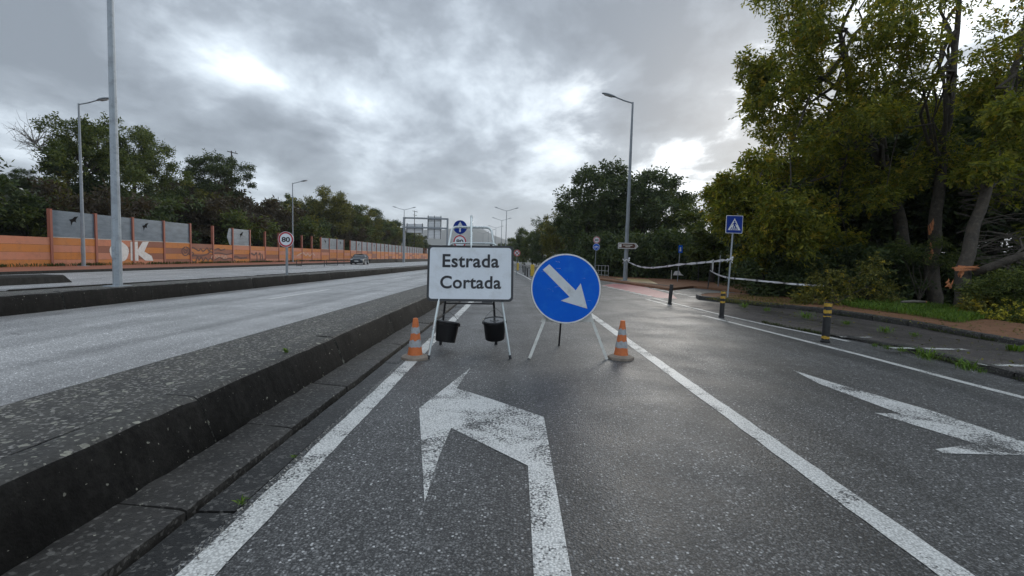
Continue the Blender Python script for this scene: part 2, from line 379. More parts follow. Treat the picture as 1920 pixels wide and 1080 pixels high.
def tube(bm, pts, r, n=8, caps=True):
    pts = [Vector(p) for p in pts]
    rs = r if isinstance(r, (list, tuple)) else [r]*len(pts)
    prev = None; rings = []
    for i, p in enumerate(pts):
        t = (pts[min(i+1, len(pts)-1)] - pts[max(i-1, 0)])
        t = t.normalized() if t.length > 1e-9 else Vector((0, 0, 1))
        if prev is None:
            a = t.orthogonal().normalized()
        else:
            a = (prev - t*prev.dot(t)); a = a.normalized() if a.length > 1e-6 else t.orthogonal().normalized()
        prev = a; b = t.cross(a)
        rings.append([bm.verts.new(p + (a*math.cos(2*math.pi*k/n) + b*math.sin(2*math.pi*k/n))*rs[i]) for k in range(n)])
    for A, B in zip(rings, rings[1:]):
        for k in range(n): bm.faces.new((A[k], A[(k+1) % n], B[(k+1) % n], B[k]))
    if caps: bm.faces.new(rings[0][::-1]); bm.faces.new(rings[-1])
    return bm
def lathe(bm, prof, n=24, c=(0, 0, 0)):
    c = Vector(c); rings = []
    for r, z in prof:
        rings.append([bm.verts.new(c + Vector((r*math.cos(2*math.pi*k/n), r*math.sin(2*math.pi*k/n), z))) for k in range(n)])
    for A, B in zip(rings, rings[1:]):
        for k in range(n): bm.faces.new((A[k], A[(k+1) % n], B[(k+1) % n], B[k]))
    bm.faces.new(rings[0][::-1]); bm.faces.new(rings[-1]); return bm
def prism(bm, pts, f, d):
    """outline pts (2-D) placed by f(u, v) -> Vector and pushed through by the vector d"""
    A = [bm.verts.new(f(u, v)) for u, v in pts]; B = [bm.verts.new(Vector(f(u, v)) + Vector(d)) for u, v in pts]
    n = len(pts)
    for a, c, e in tessellate_polygon([[Vector((u, v, 0)) for u, v in pts]]):
        bm.faces.new((A[a], A[c], A[e])); bm.faces.new((B[a], B[e], B[c]))
    for k in range(n): bm.faces.new((A[k], A[(k+1) % n], B[(k+1) % n], B[k]))
    return bm
def flat(bm, pts):
    P = [Vector(p) for p in pts]; V_ = [bm.verts.new(p) for p in P]
    for a, c, e in tessellate_polygon([P]): bm.faces.new((V_[a], V_[c], V_[e]))
    return bm
def strip(bm, L, Rr):
    a = [bm.verts.new(p) for p in L]; b = [bm.verts.new(p) for p in Rr]
    for i in range(len(a)-1): bm.faces.new((a[i], b[i], b[i+1], a[i+1]))
    return bm
def circ(r, n=40, x=0, z=0, a0=0):
    return [(x+r*math.cos(a0+2*math.pi*k/n), z+r*math.sin(a0+2*math.pi*k/n)) for k in range(n)]
def XZ(y): return lambda u, v: Vector((u, y, v))
def ringbm(r0, r1, y, t, n=40, x=0, z=0):
    bm = NB(); o = circ(r1, n, x, z); i = circ(r0, n, x, z)
    O = [bm.verts.new((u, y, v)) for u, v in o]; I = [bm.verts.new((u, y, v)) for u, v in i]
    O2 = [bm.verts.new((u, y+t, v)) for u, v in o]; I2 = [bm.verts.new((u, y+t, v)) for u, v in i]
    for k in range(n):
        j = (k+1) % n
        bm.faces.new((O[k], O[j], I[j], I[k])); bm.faces.new((O2[k], I2[k], I2[j], O2[j]))
        bm.faces.new((O[k], O2[k], O2[j], O[j])); bm.faces.new((I[k], I[j], I2[j], I2[k]))
    return bm
def rrect(w, h, r, n=6, x=0, z=0):
    pts = []
    for cx, cz, a in ((w/2-r, h/2-r, 0), (-w/2+r, h/2-r, 90), (-w/2+r, -h/2+r, 180), (w/2-r, -h/2+r, 270)):
        for k in range(n+1): pts.append((x+cx+r*math.cos(R(a+90*k/n)), z+cz+r*math.sin(R(a+90*k/n))))
    return pts
def text_mesh(s, width, height=None, fat=0.02, space=1.0):
    """lettering as a flat solid in the XZ plane facing -Y, centred, scaled to width (and cap height)"""
    cu = bpy.data.curves.new('t', 'FONT'); cu.body = s; cu.size = 1; cu.offset = fat; cu.extrude = 0.004; cu.space_character = space
    cu.align_x = 'CENTER'; o = bpy.data.objects.new('t', cu); COL.objects.link(o)
    dg = bpy.context.evaluated_depsgraph_get(); me = bpy.data.meshes.new_from_object(o.evaluated_get(dg))
    bpy.data.objects.remove(o); bpy.data.curves.remove(cu)
    co = np.empty(len(me.vertices)*3); me.vertices.foreach_get('co', co); co = co.reshape(-1, 3)
    w = co[:, 0].max()-co[:, 0].min(); cap = co[:, 1].max()
    sx = width/w; sz = (height/cap) if height else sx
    cx = (co[:, 0].max()+co[:, 0].min())/2
    out = np.stack([(co[:, 0]-cx)*sx, -co[:, 2]*0.3, co[:, 1]*sz], 1)
    me.vertices.foreach_set('co', out.ravel()); me.materials.clear(); me.update()
    return me
def offset_mesh(me, d):
    me.transform(Matrix.Translation(d)); return me
def arrays_mesh(name, V, nv=4):
    """V: (count*nv, 3) separate polygons of nv corners"""
    me = bpy.data.meshes.new(name); n = len(V); k = n//nv
    me.vertices.add(n); me.vertices.foreach_set('co', np.ascontiguousarray(V, dtype=np.float32).ravel())
    me.loops.add(n); me.loops.foreach_set('vertex_index', np.arange(n, dtype=np.int32))
    me.polygons.add(k); me.polygons.foreach_set('loop_start', np.arange(0, n, nv, dtype=np.int32))
    me.polygons.foreach_set('loop_total', np.full(k, nv, dtype=np.int32))
    me.update(calc_edges=True); return me

# ------------------------------------------------------------------ ground, roads
FAR = 700
b = NB(); flat(b, [(-4000, -300, -0.12), (4000, -300, -0.12), (4000, 9000, -0.12), (-4000, 9000, -0.12)]); struct('ground', b, 'verge')
main_road = NB(); strip(main_road, [(-1.41, -8, 0), (-1.41, 60, 0), (-1.41, FAR, 0)], [(7.2, -8, 0), (9.4, 60, 0), (9.4, FAR, 0)])
main_road = struct('road', main_road, 'asphalt')
side_road = NB(); flat(side_road, [(7.5, 18.2, -0.004), (60, 19.5, -0.004), (60, 26.5, -0.004), (7.5, 32, -0.004)]); struct('side_road', side_road, 'asphalt')
lroad = NB(); strip(lroad, [(-9.75, -8, 0), (-9.75, FAR, 0)], [(-3.2, -8, 0), (-3.2, FAR, 0)]); lroad = struct('carriageway', lroad, 'asphalt_left_sheen')
def slipz(y): return 0.004 + max(0, y-20)*0.003
SY = [-8, 8, 20, 40, 60, 80, 110, 160, 300, FAR]
b = NB(); strip(b, [(-23.4 if y < 70 else -22.6, y, slipz(y)) for y in SY], [(-11.05, y, slipz(y)) for y in SY]); struct('slip_road', b, 'asphalt_left_sheen')
def walkz(y): return 0.13 + max(0, y-20)*0.005
b = NB(); strip(b, [(-28.9, y, walkz(y)) for y in SY], [(-23.52, y, walkz(y)) for y in SY]); lw = struct('pavement', b, 'walk_red')
for i in range(len(SY)-1):
    y0, y1 = SY[i], SY[i+1]
    b = NB(); x0 = -23.4
    vs_ = [(x0-.12, y0, walkz(y0)+.01), (x0, y0, walkz(y0)+.008), (x0+.02, y0, -.1)], [(x0-.12, y1, walkz(y1)+.01), (x0, y1, walkz(y1)+.008), (x0+.02, y1, -.1)]
    A = [b.verts.new(p) for p in vs_[0]]; B = [b.verts.new(p) for p in vs_[1]]
    for j in range(2): b.faces.new((A[j], A[j+1], B[j+1], B[j]))
    obj('kerb', b, 'conc_far', lw)

# near median: surface, kerb units, ledge slabs, gutter slabs
b = NB(); strip(b, [(-3.22, -8, 0.335), (-3.22, 150, 0.335)], [(-2.398, -8, 0.345), (-2.398, 150, 0.345)])
strip(b, [(-3.24, -8, -0.1), (-3.24, 150, -0.1)], [(-3.22, -8, 0.335), (-3.22, 150, 0.335)])
median = struct('median_strip', b, 'conc_median')
KP = [(-2.395, -.1), (-2.395, .352), (-2.25, .356), (-2.195, .350), (-2.165, .335), (-2.145, .305), (-2.035, .035), (-2.03, -.1)]
def unit_mesh(name, prof, length, mat, jitter=0.0, seed=0, face=None):
    rr = random.Random(seed); b = NB(); n = 14
    rows = []
    for k in range(n+1):
        y = length*k/n; e = 0.010 if k in (0, n) else 0.0
        rows.append([b.verts.new((x + (rr.uniform(-1, 1)*jitter) - (e if i > 1 else 0), y, z + rr.uniform(-1, 1)*jitter - (e if i > 1 else 0))) for i, (x, z) in enumerate(prof)])
    for A, B in zip(rows, rows[1:]):
        for j in range(len(prof)-1):
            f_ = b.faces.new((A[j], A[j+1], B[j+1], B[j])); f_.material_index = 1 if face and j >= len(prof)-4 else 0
    b.faces.new(rows[0]); b.faces.new(rows[-1][::-1])
    bmesh.ops.recalc_face_normals(b, faces=b.faces)
    me = bpy.data.meshes.new(name); b.to_mesh(me); b.free(); me.materials.append(M(mat))
    if face: me.materials.append(M(face))
    me.polygons.foreach_set('use_smooth', [True]*len(me.polygons)); me.set_sharp_from_angle(angle=R(40))
    return me
rr = random.Random(3)
kerb_me = [unit_mesh('kerb_stone', KP, 2.385, 'conc_kerb', 0.005, s, 'conc_algae') for s in range(4)]
LP = [(-2.03, -.1), (-2.03, .028), (-1.70, .016), (-1.668, .008), (-1.665, -.12)]
ledge_me = [unit_mesh('ledge_slab', LP, 1.14, 'conc_ledge', 0.0045, 10+s) for s in range(4)]
GP = [(-1.628, -.12), (-1.625, -.018), (-1.42, -.006), (-1.418, -.12)]
gut_me = [unit_mesh('gutter_slab', GP, 1.14, 'conc_gutter', 0.002, 20+s) for s in range(4)]
def place(me, y, dz=0.0, rz=0.0, dx=0.0):
    o = bpy.data.objects.new(me.name.split('.')[0], me); COL.objects.link(o); o.parent = median
    o.location = (dx, y, dz); o.rotation_euler = (0, 0, rz); return o
for k in range(20): place(kerb_me[k % 4], 0.7-3*2.4+2.4*k+0.0, rr.uniform(-.006, .006), 0, rr.uniform(-.006, .006))
for k in range(34):
    y = 2.29-1.15*8+1.15*k
    place(ledge_me[k % 4], y, rr.uniform(-.006, .004), 0, rr.uniform(-.006, .006)); place(gut_me[(k+1) % 4], y+.02, rr.uniform(-.010, .002), 0, rr.uniform(-.003, .003))
b = NB(); strip(b, [(-2.1, -8, -.075), (-2.1, 150, -.075)], [(-1.41, -8, -.075), (-1.41, 150, -.075)]); strip(b, [(-1.415, -8, -.075), (-1.415, 150, -.075)], [(-1.41, -8, -.001), (-1.41, 150, -.001)])
obj('drain_channel', b, 'conc_slot', median)
def seg_unit(name, prof, y0, y1, mat, parent, xs=1):
    b = NB(); A = [b.verts.new((x, y0, z)) for x, z in prof]; B = [b.verts.new((x, y1, z)) for x, z in prof]
    for j in range(len(prof)-1): b.faces.new((A[j], A[j+1], B[j+1], B[j]))
    b.faces.new(A); b.faces.new(B[::-1]); return obj(name, b, mat, parent)
yk = 0.7-3*2.4+2.4*20; seg_unit('kerb_run', KP, yk, 150, 'conc_kerb', median); yl = 2.29-1.15*8+1.15*34
seg_unit('ledge_run', LP, yl, 150, 'conc_ledge', median); seg_unit('gutter_run', GP, yl, 150, 'conc_gutter', median)

# far median (between carriageway and slip road): parapet-like kerb blocks
b = NB(); FM1 = 58
FP = [(-9.75, -.1), (-9.76, .30), (-9.82, .37), (-9.90, .385), (-10.95, .385), (-11.03, .36), (-11.06, -.1)]
fm = NB(); strip(fm, [(-11.0, -8, 0.36), (-11.0, FM1, 0.36)], [(-9.95, -8, 0.36), (-9.95, FM1, 0.36)]); fmed = struct('median_island', fm, 'conc_median')
fk = [unit_mesh('kerb_stone', [(-10.0, -.1), (-10.0, .385), (-9.9, .39), (-9.82, .375), (-9.775, .32), (-9.72, .02), (-9.72, -.1)], 2.37, 'conc_kerb', 0.006, 40+s, 'conc_algae') for s in range(4)]
fk2 = [unit_mesh('kerb_stone', [(-10.95, -.1), (-10.95, .385), (-11.02, .37), (-11.08, -.1)], 2.37, 'conc_far', 0.005, 50+s) for s in range(2)]
for k in range(27):
    for me in (fk[k % 4], fk2[k % 2]):
        o = bpy.data.objects.new('kerb_stone', me); COL.objects.link(o); o.parent = fmed; o.location = (rr.uniform(-.01, .01), -7.0+2.4*k, rr.uniform(-.012, .012))
# short stub island by the slip road
sp = G(155, 528); b = NB()
prof = [(-.55, -.1), (-.5, .25), (-.42, .30), (.42, .30), (.5, .25), (.55, -.1)]
A = [b.verts.new((sp.x-0.4+x, -8, z)) for x, z in prof]; B = [b.verts.new((sp.x-0.4+x, sp.y-(.45 if z < 0 else .8), z)) for x, z in prof]
for j in range(5): b.faces.new((A[j], A[j+1], B[j+1], B[j]))
b.faces.new(B[::-1]); struct('kerb_island', b, 'conc_far')

# ------------------------------------------------------------------ right side: cycle path, kerbs, dirt pavement
def pathz(y): return 0.006 + 0.085*max(0.0, min(1.0, (9.6-y)/2.6))
pr = [(5.75, 16.0), (5.62, 14.1), (6.02, 10.8), (6.45, 8.6), (6.62, 7.9), (6.52, 6.4), (6.35, 4.9), (6.2, 2), (6.1, -8)]
pl = [(7.6, 16.6), (9.2, 14.1), (9.65, 10.9), (9.35, 9.0), (9.2, 7.9), (9.0, 6.4), (8.9, 4.9), (8.8, 2), (8.8, -8)]
b = NB(); strip(b, [(x, y, pathz(y)) for x, y in pl], [(x, y, pathz(y)) for x, y in pr]); cpath = struct('cycle_path', b, 'asphalt_path')
def kerb_line(parent, pts, step, h, w, mat, name='kerb_stone', zf=None, inset=0.012, side=1):
    """separate kerb stones along a polyline"""
    P = [Vector((p[0], p[1], 0)) for p in pts]; L = [0]
    for a, c in zip(P, P[1:]): L.append(L[-1]+(c-a).length)
    def at(s):
        s = max(0, min(L[-1], s))
        for i in range(len(P)-1):
            if s <= L[i+1]: return P[i].lerp(P[i+1], (s-L[i])/max(1e-6, L[i+1]-L[i]))
        return P[-1]
    s = 0; rk = random.Random(5)
    while s < L[-1]-0.2:
        a, c = at(s+inset), at(min(L[-1], s+step)-inset); d = (c-a); n = Vector((d.y, -d.x, 0)).normalized()*side
        z = (zf((a.y+c.y)/2) if zf else h) + rk.uniform(-.008, .008); j = rk.uniform(-.008, .008)
        bm = NB(); pr_ = [(0.0, -.1), (0.0, z-.03), (.025, z), (w, z), (w, -.1)]
        A = [bm.verts.new(a+n*(u+j)+Vector((0, 0, v))) for u, v in pr_]; B = [bm.verts.new(c+n*(u+j)+Vector((0, 0, v))) for u, v in pr_]
        for k in range(4): bm.faces.new((A[k], A[k+1], B[k+1], B[k]))
        bm.faces.new(A); bm.faces.new(B[::-1]); obj(name, bm, mat, parent); s += step
kb = [(7.3, 17.6), (7.75, 16.5), (8.5, 15.3), (9.2, 14.1), (9.55, 12.6), (9.65, 10.9), (9.35, 9.0), (9.2, 7.9), (9.0, 6.4), (8.9, 4.9), (8.8, 2), (8.8, -8)]
b = NB(); far_edge = [(10.0, 20.2), (10.9, 19.2), (11.8, 17.9), (12.6, 16.3), (12.95, 14.8), (12.8, 13.0), (12.45, 11.6), (12.3, 10.7), (12.1, 8.5), (12.0, 6.5), (12.0, 2), (12.0, -8)]
inner = [(x+.13, y, .135) for x, y in kb]; inner[0] = (7.5, 18.2, .135); 
strip(b, [(x, y, .15) for x, y in far_edge], inner); flat(b, [(7.5, 18.2, .135), (8.4, 19.6, .14), (10.0, 20.2, .15)]); dirt = struct('footpath', b, 'dirt')
kerb_line(dirt, kb, 1.02, .15, .14, 'conc_ledge', side=-1)
kerb_line(dirt, [(10.0, 20.35), (8.4, 19.75), (7.4, 18.4), (7.25, 17.6)], .8, .15, .14, 'conc_ledge', side=-1)
kerb_line(cpath, [(6.25, 9.7), (6.5, 8.5), (6.62, 7.9), (6.52, 6.4), (6.35, 4.9), (6.2, 2), (6.1, -8)], 1.0, .1, .13, 'conc_ledge', zf=lambda y: pathz(y)+.012, side=-1)

# island beyond the side road
def gp(lst, z): return [tuple(G(px, py, z)) for px, py in lst]
isl = gp([(1120, 522), (1132, 523.5), (1180, 530), (1254, 540.5), (1300, 536), (1352, 541), (1400, 546), (1420, 540), (1330, 523), (1250, 516), (1120, 505)], .12)
b = NB(); prism(b, [p[:2] for p in isl], lambda u, v: Vector((u, v, .12)), (0, 0, -.3)); island = struct('traffic_island', b, 'dirt')
kerb_line(island, [p[:2] for p in gp([(1121, 522), (1132, 523.5), (1180, 530), (1254, 540.5)], 0)], 2.0, .13, .16, 'conc_ledge', side=-1)
b = NB(); flat(b, [(p[0], p[1], .128) for p in gp([(1151, 521.5), (1215, 523.5), (1236, 533.5), (1182, 528)], .128)]); obj('tactile_paving', b, 'paint_yellow', island)

# ------------------------------------------------------------------ road markings
lrng = random.Random(99)
def line(name, pts, w, mat='paint_line', z=.004, parent=main_road, zf=None):
    P = [Vector((p[0], p[1], 0)) for p in pts]; Lf, Rt = [], []
    Q = []
    for a, c in zip(P, P[1:]):
        n = max(1, int((c-a).length/.12)) if (c-a).length < 40 else 1
        Q += [a.lerp(c, k/n) for k in range(n)]
    Q.append(P[-1])
    for i, p in enumerate(Q):
        t = (Q[min(i+1, len(Q)-1)]-Q[max(0, i-1)]).normalized(); n = Vector((t.y, -t.x, 0))*w/2
        zz = (zf(p.y) if zf else 0)+z
        j0, j1 = lrng.uniform(.93, 1.06), lrng.uniform(.93, 1.06)
        Lf.append(p-n*j0+Vector((0, 0, zz))); Rt.append(p+n*j1+Vector((0, 0, zz)))
    bm = NB(); strip(bm, Lf, Rt); return obj(name, bm, mat, parent)
line('edge_line', [(-1.285, -4), (-1.285, 8), (-1.285, 150)], .155)
line('lane_line', [(2.0, -4), (2.01, 5), (2.02, 30)], .165)
e1 = [(5.9, -4), (5.75, 3), (5.56, 5.5), (5.52, 7), (5.33, 9.5), (5.12, 12.1)]
line('edge_line', e1, .12)
line('edge_line', [tuple(G(1256, 573)[:2]), tuple(G(1210, 560.5)[:2])], .12)
line('edge_line', [tuple(G(px, py)[:2]) for px, py in ((1592, 641), (1510, 624), (1430, 608), (1350, 590), (1280, 573), (1226, 560))], .12, z=.009, parent=cpath)
line('edge_line', [tuple(G(996, 525)[:2]), tuple(G(980, 516)[:2]), tuple(G(964, 508.5)[:2])], .14)
def gpoly(name, lst, mat, z=.004, parent=main_road):
    b = NB(); flat(b, [G(px, py, z) for px, py in lst]); return obj(name, b, mat, parent)
gpoly('direction_arrow', [(883, 689), (786, 765), (796, 941), (824, 854), (846, 802), (990, 873), (1001, 1080), (1003, 1130), (1090, 1130), (1072, 1080), (1020, 782), (918, 747), (856, 728)], 'paint_arrow')
gpoly('direction_arrow', [(1487, 694), (1564, 718), (1740, 768), (1920, 828), (2150, 907), (2150, 930), (1920, 853), (1771, 850), (1753, 842), (1830, 832), (1640, 774), (1690, 776), (1537, 720)], 'paint_arrow')
red = gpoly('cycle_crossing', [(1129, 535), (1150, 532), (1195, 534.5), (1262, 553), (1270, 560), (1232, 558)], 'paint_red')
for (a0, a1, c0, c1, n) in (((1131, 536), (1222, 557), 0, 1, 9), ((1198, 535), (1308, 558.5), 0, 1, 8)):
    for k in range(n):
        t0, t1 = k/n, (k+.55)/n
        f = lambda t: tuple(G(a0[0]+(a1[0]-a0[0])*t, a0[1]+(a1[1]-a0[1])*t)[:2])
        line('crossing_dash', [f(t0), f(t1)], .32, z=.009)
for y0 in (-2.5, 13.2, 27.0, 41, 55, 69, 83):
    line('lane_dash', [(-7.12, y0), (-7.12, y0+4.3)], .15, 'paint_dash', parent=lroad)
line('give_way_mark', [tuple(G(1561, 620, .07)[:2]), tuple(G(1580, 629, .07)[:2]), tuple(G(1634, 629, .07)[:2]), tuple(G(1561, 620.4, .07)[:2])], .06, z=.004, parent=cpath, zf=pathz)
line('path_bar', [tuple(G(1668, 651, .09)[:2]), tuple(G(1812, 654, .09)[:2])], .13, z=.004, parent=cpath, zf=pathz)
line('path_bar', [tuple(G(1840, 684, .09)[:2]), tuple(G(1990, 688, .09)[:2])], .13, z=.004, parent=cpath, zf=pathz)

# ------------------------------------------------------------------ hill behind the wall, far hills
def terrain(name, x0, x1, y0, y1, nx, ny, f, mat):
    b = NB(); g = [[b.verts.new((x0+(x1-x0)*i/nx, y0+(y1-y0)*j/ny, f(x0+(x1-x0)*i/nx, y0+(y1-y0)*j/ny))) for i in range(nx+1)] for j in range(ny+1)]
    for j in range(ny):
        for i in range(nx): b.faces.new((g[j][i], g[j][i+1], g[j+1][i+1], g[j+1][i]))
    o = struct(name, b, mat); o.data.polygons.foreach_set('use_smooth', [True]*len(o.data.polygons)); return o
def hillz(x, y):
    d = max(0.0, -29.2-x)
    fade = max(0.35, 1-max(0, y-50)/220)
    return 0.15 + fade*(9.5*(1-math.exp(-d/17))) + 0.25*math.sin(x*.7+y*.31) * min(1, d/6) + 0.3*math.sin(y*.23) * min(1, d/6)
terrain('hillside', -160, -29.2, -10, 420, 36, 80, hillz, 'hillside')
def farhill(x, y):
    e = math.exp(-((x+230)/330.0)**2)*150 + math.exp(-((x+900)/500.0)**2)*150 + math.exp(-((x-800)/420.0)**2)*55 + 6*math.sin(x*.021)+3*math.sin(x*.067)
    return -3+e*math.exp(-((y-2600)/420.0)**2)
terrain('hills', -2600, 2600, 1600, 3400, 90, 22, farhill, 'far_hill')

# ------------------------------------------------------------------ noise barrier
WX = -28.4
wall = thing('noise_barrier', 'orange and brown striped noise barrier with red posts, milky panes and white OK graffiti', 'noise barrier', (WX, 27.8, 0))
def wz(y): return 0.10 + (y-25)*0.005
def wp(y, z, x=0.0): return Vector((x, y-27.8, z))
pat = {-3: 'popo', -2: 'popo', -1: 'popo', 0: 'opop', 1: 'pbpo', 2: 'bobp', 3: 'obob', 4: 'bobo', 5: 'obpb', 6: 'pobo', 7: 'oppb', 8: 'pobp', 9: 'opop', 10: 'popo', 11: 'opop', 12: 'oppo'}
colm = {'o': 'wall_orange', 'p': 'wall_pink', 'b': 'wall_brown'}
rw = random.Random(11)
glass = set([0, 1, 2, 3, 6, 13, 14, 15] + [k for k in range(17, 60) if k not in (38, 39, 46)])
def wbox(name, y0, y1, z0, z1, t, mat, x=0.0, top0=None, top1=None):
    b = NB(); pts = [(y0, z0+wz(y0)), (y1, z0+wz(y1)), (y1, z1+wz(y1)), (y0, z1+wz(y0))]
    prism(b, pts, lambda u, v: wp(u, v, x-t/2), (t, 0, 0)); return obj(name, b, mat, wall)
for k in range(-6, 57):
    y0 = 27.8+3.0*k; y1 = y0+3.0
    pt = pat.get(k) or ''.join(rw.choice('opb' if rw.random() < .6 else 'op') for _ in range(4))
    for j, ch in enumerate(pt):
        z1 = 1.82-.455*j; wbox('plank', y0+.05, y1-.05, z1-.452, z1-.008, .10+.006*rw.random(), colm[ch])
    if k >= 0: wbox('post', y0-.075, y0+.075, -.3, 3.56, .2, 'wall_post')
    elif k < 0: wbox('post', y0-.04, y0+.04, -.3, 1.80, .09, 'wall_pink')
    if k in glass:
        wbox('pane', y0+.08, y1-.08, 1.86, 3.50, .03, 'pane_milky'); wbox('rail', y0+.08, y1-.08, 1.822, 1.862, .12, 'wall_cap')
        if k in (0, 2, 6, 13, 15) or (k > 16 and k % 3 == 0 and k < 30):
            cy, cz, s = y0+1.25+rw.uniform(-.2, .3), 2.95+wz(y0), .33
            bird = [(-1, .15), (-.3, .35), (.1, .75), (.9, .95), (.45, .35), (.35, -.05), (.55, -.3), (.05, -.15), (-.25, -.25), (-.55, -.95), (-.65, -.2)]
            b = NB(); prism(b, [(u*s*(1 if k % 2 == 0 else -1), v*s) for u, v in bird], lambda u, v: wp(cy+u, cz+v, .021), (.004, 0, 0)); obj('bird_decal', b, 'bird_black', wall)
b = NB(); prism(b, [(44.65, 1.86+.2), (44.95, 3.45+.2), (44.3, 3.48+.2), (44.0, 2.6+.2), (44.4, 1.86+.2)], lambda u, v: wp(u+.95, v, -.015), (.03, 0, 0)); obj('broken_pane', b, 'pane_milky', wall)
# OK lettering
def wpx(px, py): p = PX(px, py, WX); return (p.y, p.z)
o0, o1 = wpx(204, 472), wpx(240, 472); oc = ((o0[0]+o1[0])/2, (wpx(222, 453)[1]+wpx(222, 491)[1])/2)
oh = (wpx(222, 453)[1]-wpx(222, 491)[1])/2; ow = (o1[0]-o0[0])/2
b = NB(); n = 30; vo = []; vi = []; 
for q in range(n):
    a = 2*math.pi*q/n; wv = 1+.03*math.sin(5*a)
    vo.append(b.verts.new(wp(oc[0]+ow*math.cos(a)*wv, oc[1]+oh*math.sin(a)*wv, .062))); vi.append(b.verts.new(wp(oc[0]+ow*.14*math.cos(a), oc[1]+oh*.36*math.sin(a), .062)))
for q in range(n): b.faces.new((vo[q], vo[(q+1) % n], vi[(q+1) % n], vi[q]))
obj('graffiti_letter', b, 'spray_white', wall)
b = NB(); K = [(243, 453), (256.5, 453), (257, 468), (265.5, 453.5), (277.5, 453), (269, 471.5), (283, 480), (286, 489), (271, 488.5), (258, 477.5), (258, 489), (243.5, 488.5)]
flat(b, [wp(*wpx(*q), .064) for q in K]); obj('graffiti_letter', b, 'spray_white', wall)
def scribble(pts, r, mat):
    b = NB(); P = [wp(*wpx(*q), .066) for q in pts]
    # smooth the stroke
    S = []
    for i in range(len(P)-1):
        p0, p1, p2, p3 = P[max(0, i-1)], P[i], P[i+1], P[min(len(P)-1, i+2)]
        for t in (0, .25, .5, .75):
            S.append(.5*((2*p1)+(p2-p0)*t+(2*p0-5*p1+4*p2-p3)*t*t+(3*p1-p0-3*p2+p3)*t**3))
    S.append(P[-1])
    for i in range(len(S)-1):
        d = (S[i+1]-S[i]); 
        if d.length < 1e-5: continue
        nn = Vector((0, -d.z, d.y)).normalized()*r; x = Vector((i*1e-4, 0, 0))
        b.faces.new([b.verts.new(q) for q in (S[i]-nn+x, S[i+1]-nn+x, S[i+1]+nn+x, S[i]+nn+x)])
    obj('graffiti_stroke', b, mat, wall)
scribble([(346, 463), (340, 468), (341, 476), (347, 479), (353, 474), (353, 466), (347, 463)], .05, 'spray_dark')
scribble([(346, 475), (343, 469), (346, 468), (347, 470), (350, 468), (350, 471), (346, 475)], .035, 'spray_dark')
scribble([(355, 466), (360, 464), (366, 467), (372, 470), (375, 466), (379, 471), (384, 468), (387, 465), (391, 471), (394, 466), (400, 469), (408, 466), (413, 469), (421, 467)], .06, 'spray_dark')
scribble([(353, 478), (358, 473), (362, 476), (358, 480), (365, 479), (371, 480), (380, 479), (388, 476), (394, 472), (400, 475), (408, 474), (424, 477), (436, 474)], .06, 'spray_dark')
scribble([(357, 484), (360, 491), (366, 490), (369, 481), (372, 488), (376, 482), (380, 489), (384, 483), (389, 488), (393, 484), (400, 488), (410, 483), (420, 487), (430, 484), (440, 489)], .06, 'spray_dark')
scribble([(395, 484), (397, 479), (400, 484), (403, 479), (406, 484), (409, 479), (412, 484), (415, 479), (418, 484), (421, 479), (424, 484)], .05, 'spray_pale')
scribble([(436, 483), (442, 481), (450, 484), (462, 483)], .09, 'spray_dark')
scribble([(466, 477), (470, 475), (476, 478), (480, 474), (481, 491)], .09, 'spray_dark')
scribble([(484, 478), (487, 475), (487, 492)], .09, 'spray_dark'); scribble([(490, 476), (493, 491), (497, 485), (499, 481)], .09, 'spray_dark')
scribble([(556, 480), (562, 476), (568, 474), (573, 479), (576, 475), (580, 480), (585, 475), (590, 479)], .09, 'spray_pale')

# ------------------------------------------------------------------ street lamps
def lamp_post(label, base, top_z, arms, r0=.11, r1=.05, name='street_lamp', group=None, mat='pole_grey', head_len=.85, plate=True):
    t = thing(name, label, 'street lamp', base, group=group); H = top_z-base.z
    b = NB(); tube(b, [(0, 0, 0), (0, 0, H*.5), (0, 0, H)], [r0, (r0+r1)/2, r1], 10); obj('pole', b, mat, t, True)
    if plate:
        b = NB(); box(b, (0, 0, .012), (r0*4, r0*4, .024)); obj('base_plate', b, mat, t)
        b = NB(); box(b, (0, -r0*.985, 1.0), (r0*.9, .02, .5)); obj('access_door', b, mat, t)
    for dx, dz in arms:
        s = 1 if dx > 0 else -1
        b = NB(); tube(b, [(0, 0, H-.06), (dx*.5, 0, H-.06+dz*.5), (dx, 0, H+dz)], r1*.75, 8); obj('arm', b, mat, t, True)
        a = math.atan2(dz, abs(dx)); hl = head_len
        b = NB(); secs = [(0, .05, .05), (.12, .10, .075), (.35, .155, .10), (.65, .165, .095), (.9, .12, .06), (1.0, .05, .03)]
        rows = []
        for q, wy, hz_ in secs:
            u = q*hl; row = []
            for m_ in range(12):
                an = 2*math.pi*m_/12; zz = math.sin(an)*hz_; zz = zz*1.1 if zz > 0 else zz*.55
                px_ = u*math.cos(a)-zz*math.sin(a); pz_ = u*math.sin(a)+zz*math.cos(a)
                row.append(b.verts.new((dx+s*px_, math.cos(an)*wy, H+dz+pz_)))
            rows.append(row)
        for A, B in zip(rows, rows[1:]):
            for m_ in range(12): b.faces.new((A[m_], A[(m_+1) % 12], B[(m_+1) % 12], B[m_]))
        b.faces.new(rows[0]); b.faces.new(rows[-1]); hd = obj('lamp_head', b, mat, t, True)
        b = NB(); 
        box(b, (dx+s*(hl*.52*math.cos(a)+.055*math.sin(a)), 0, H+dz+hl*.52*math.sin(a)-.058*math.cos(a)), (hl*.55, .2, .02), Matrix.Rotation(-s*a, 3, 'Y')); obj('lens', b, 'lamp_glass', hd)
    return t
fb = G(221, 537, .36)
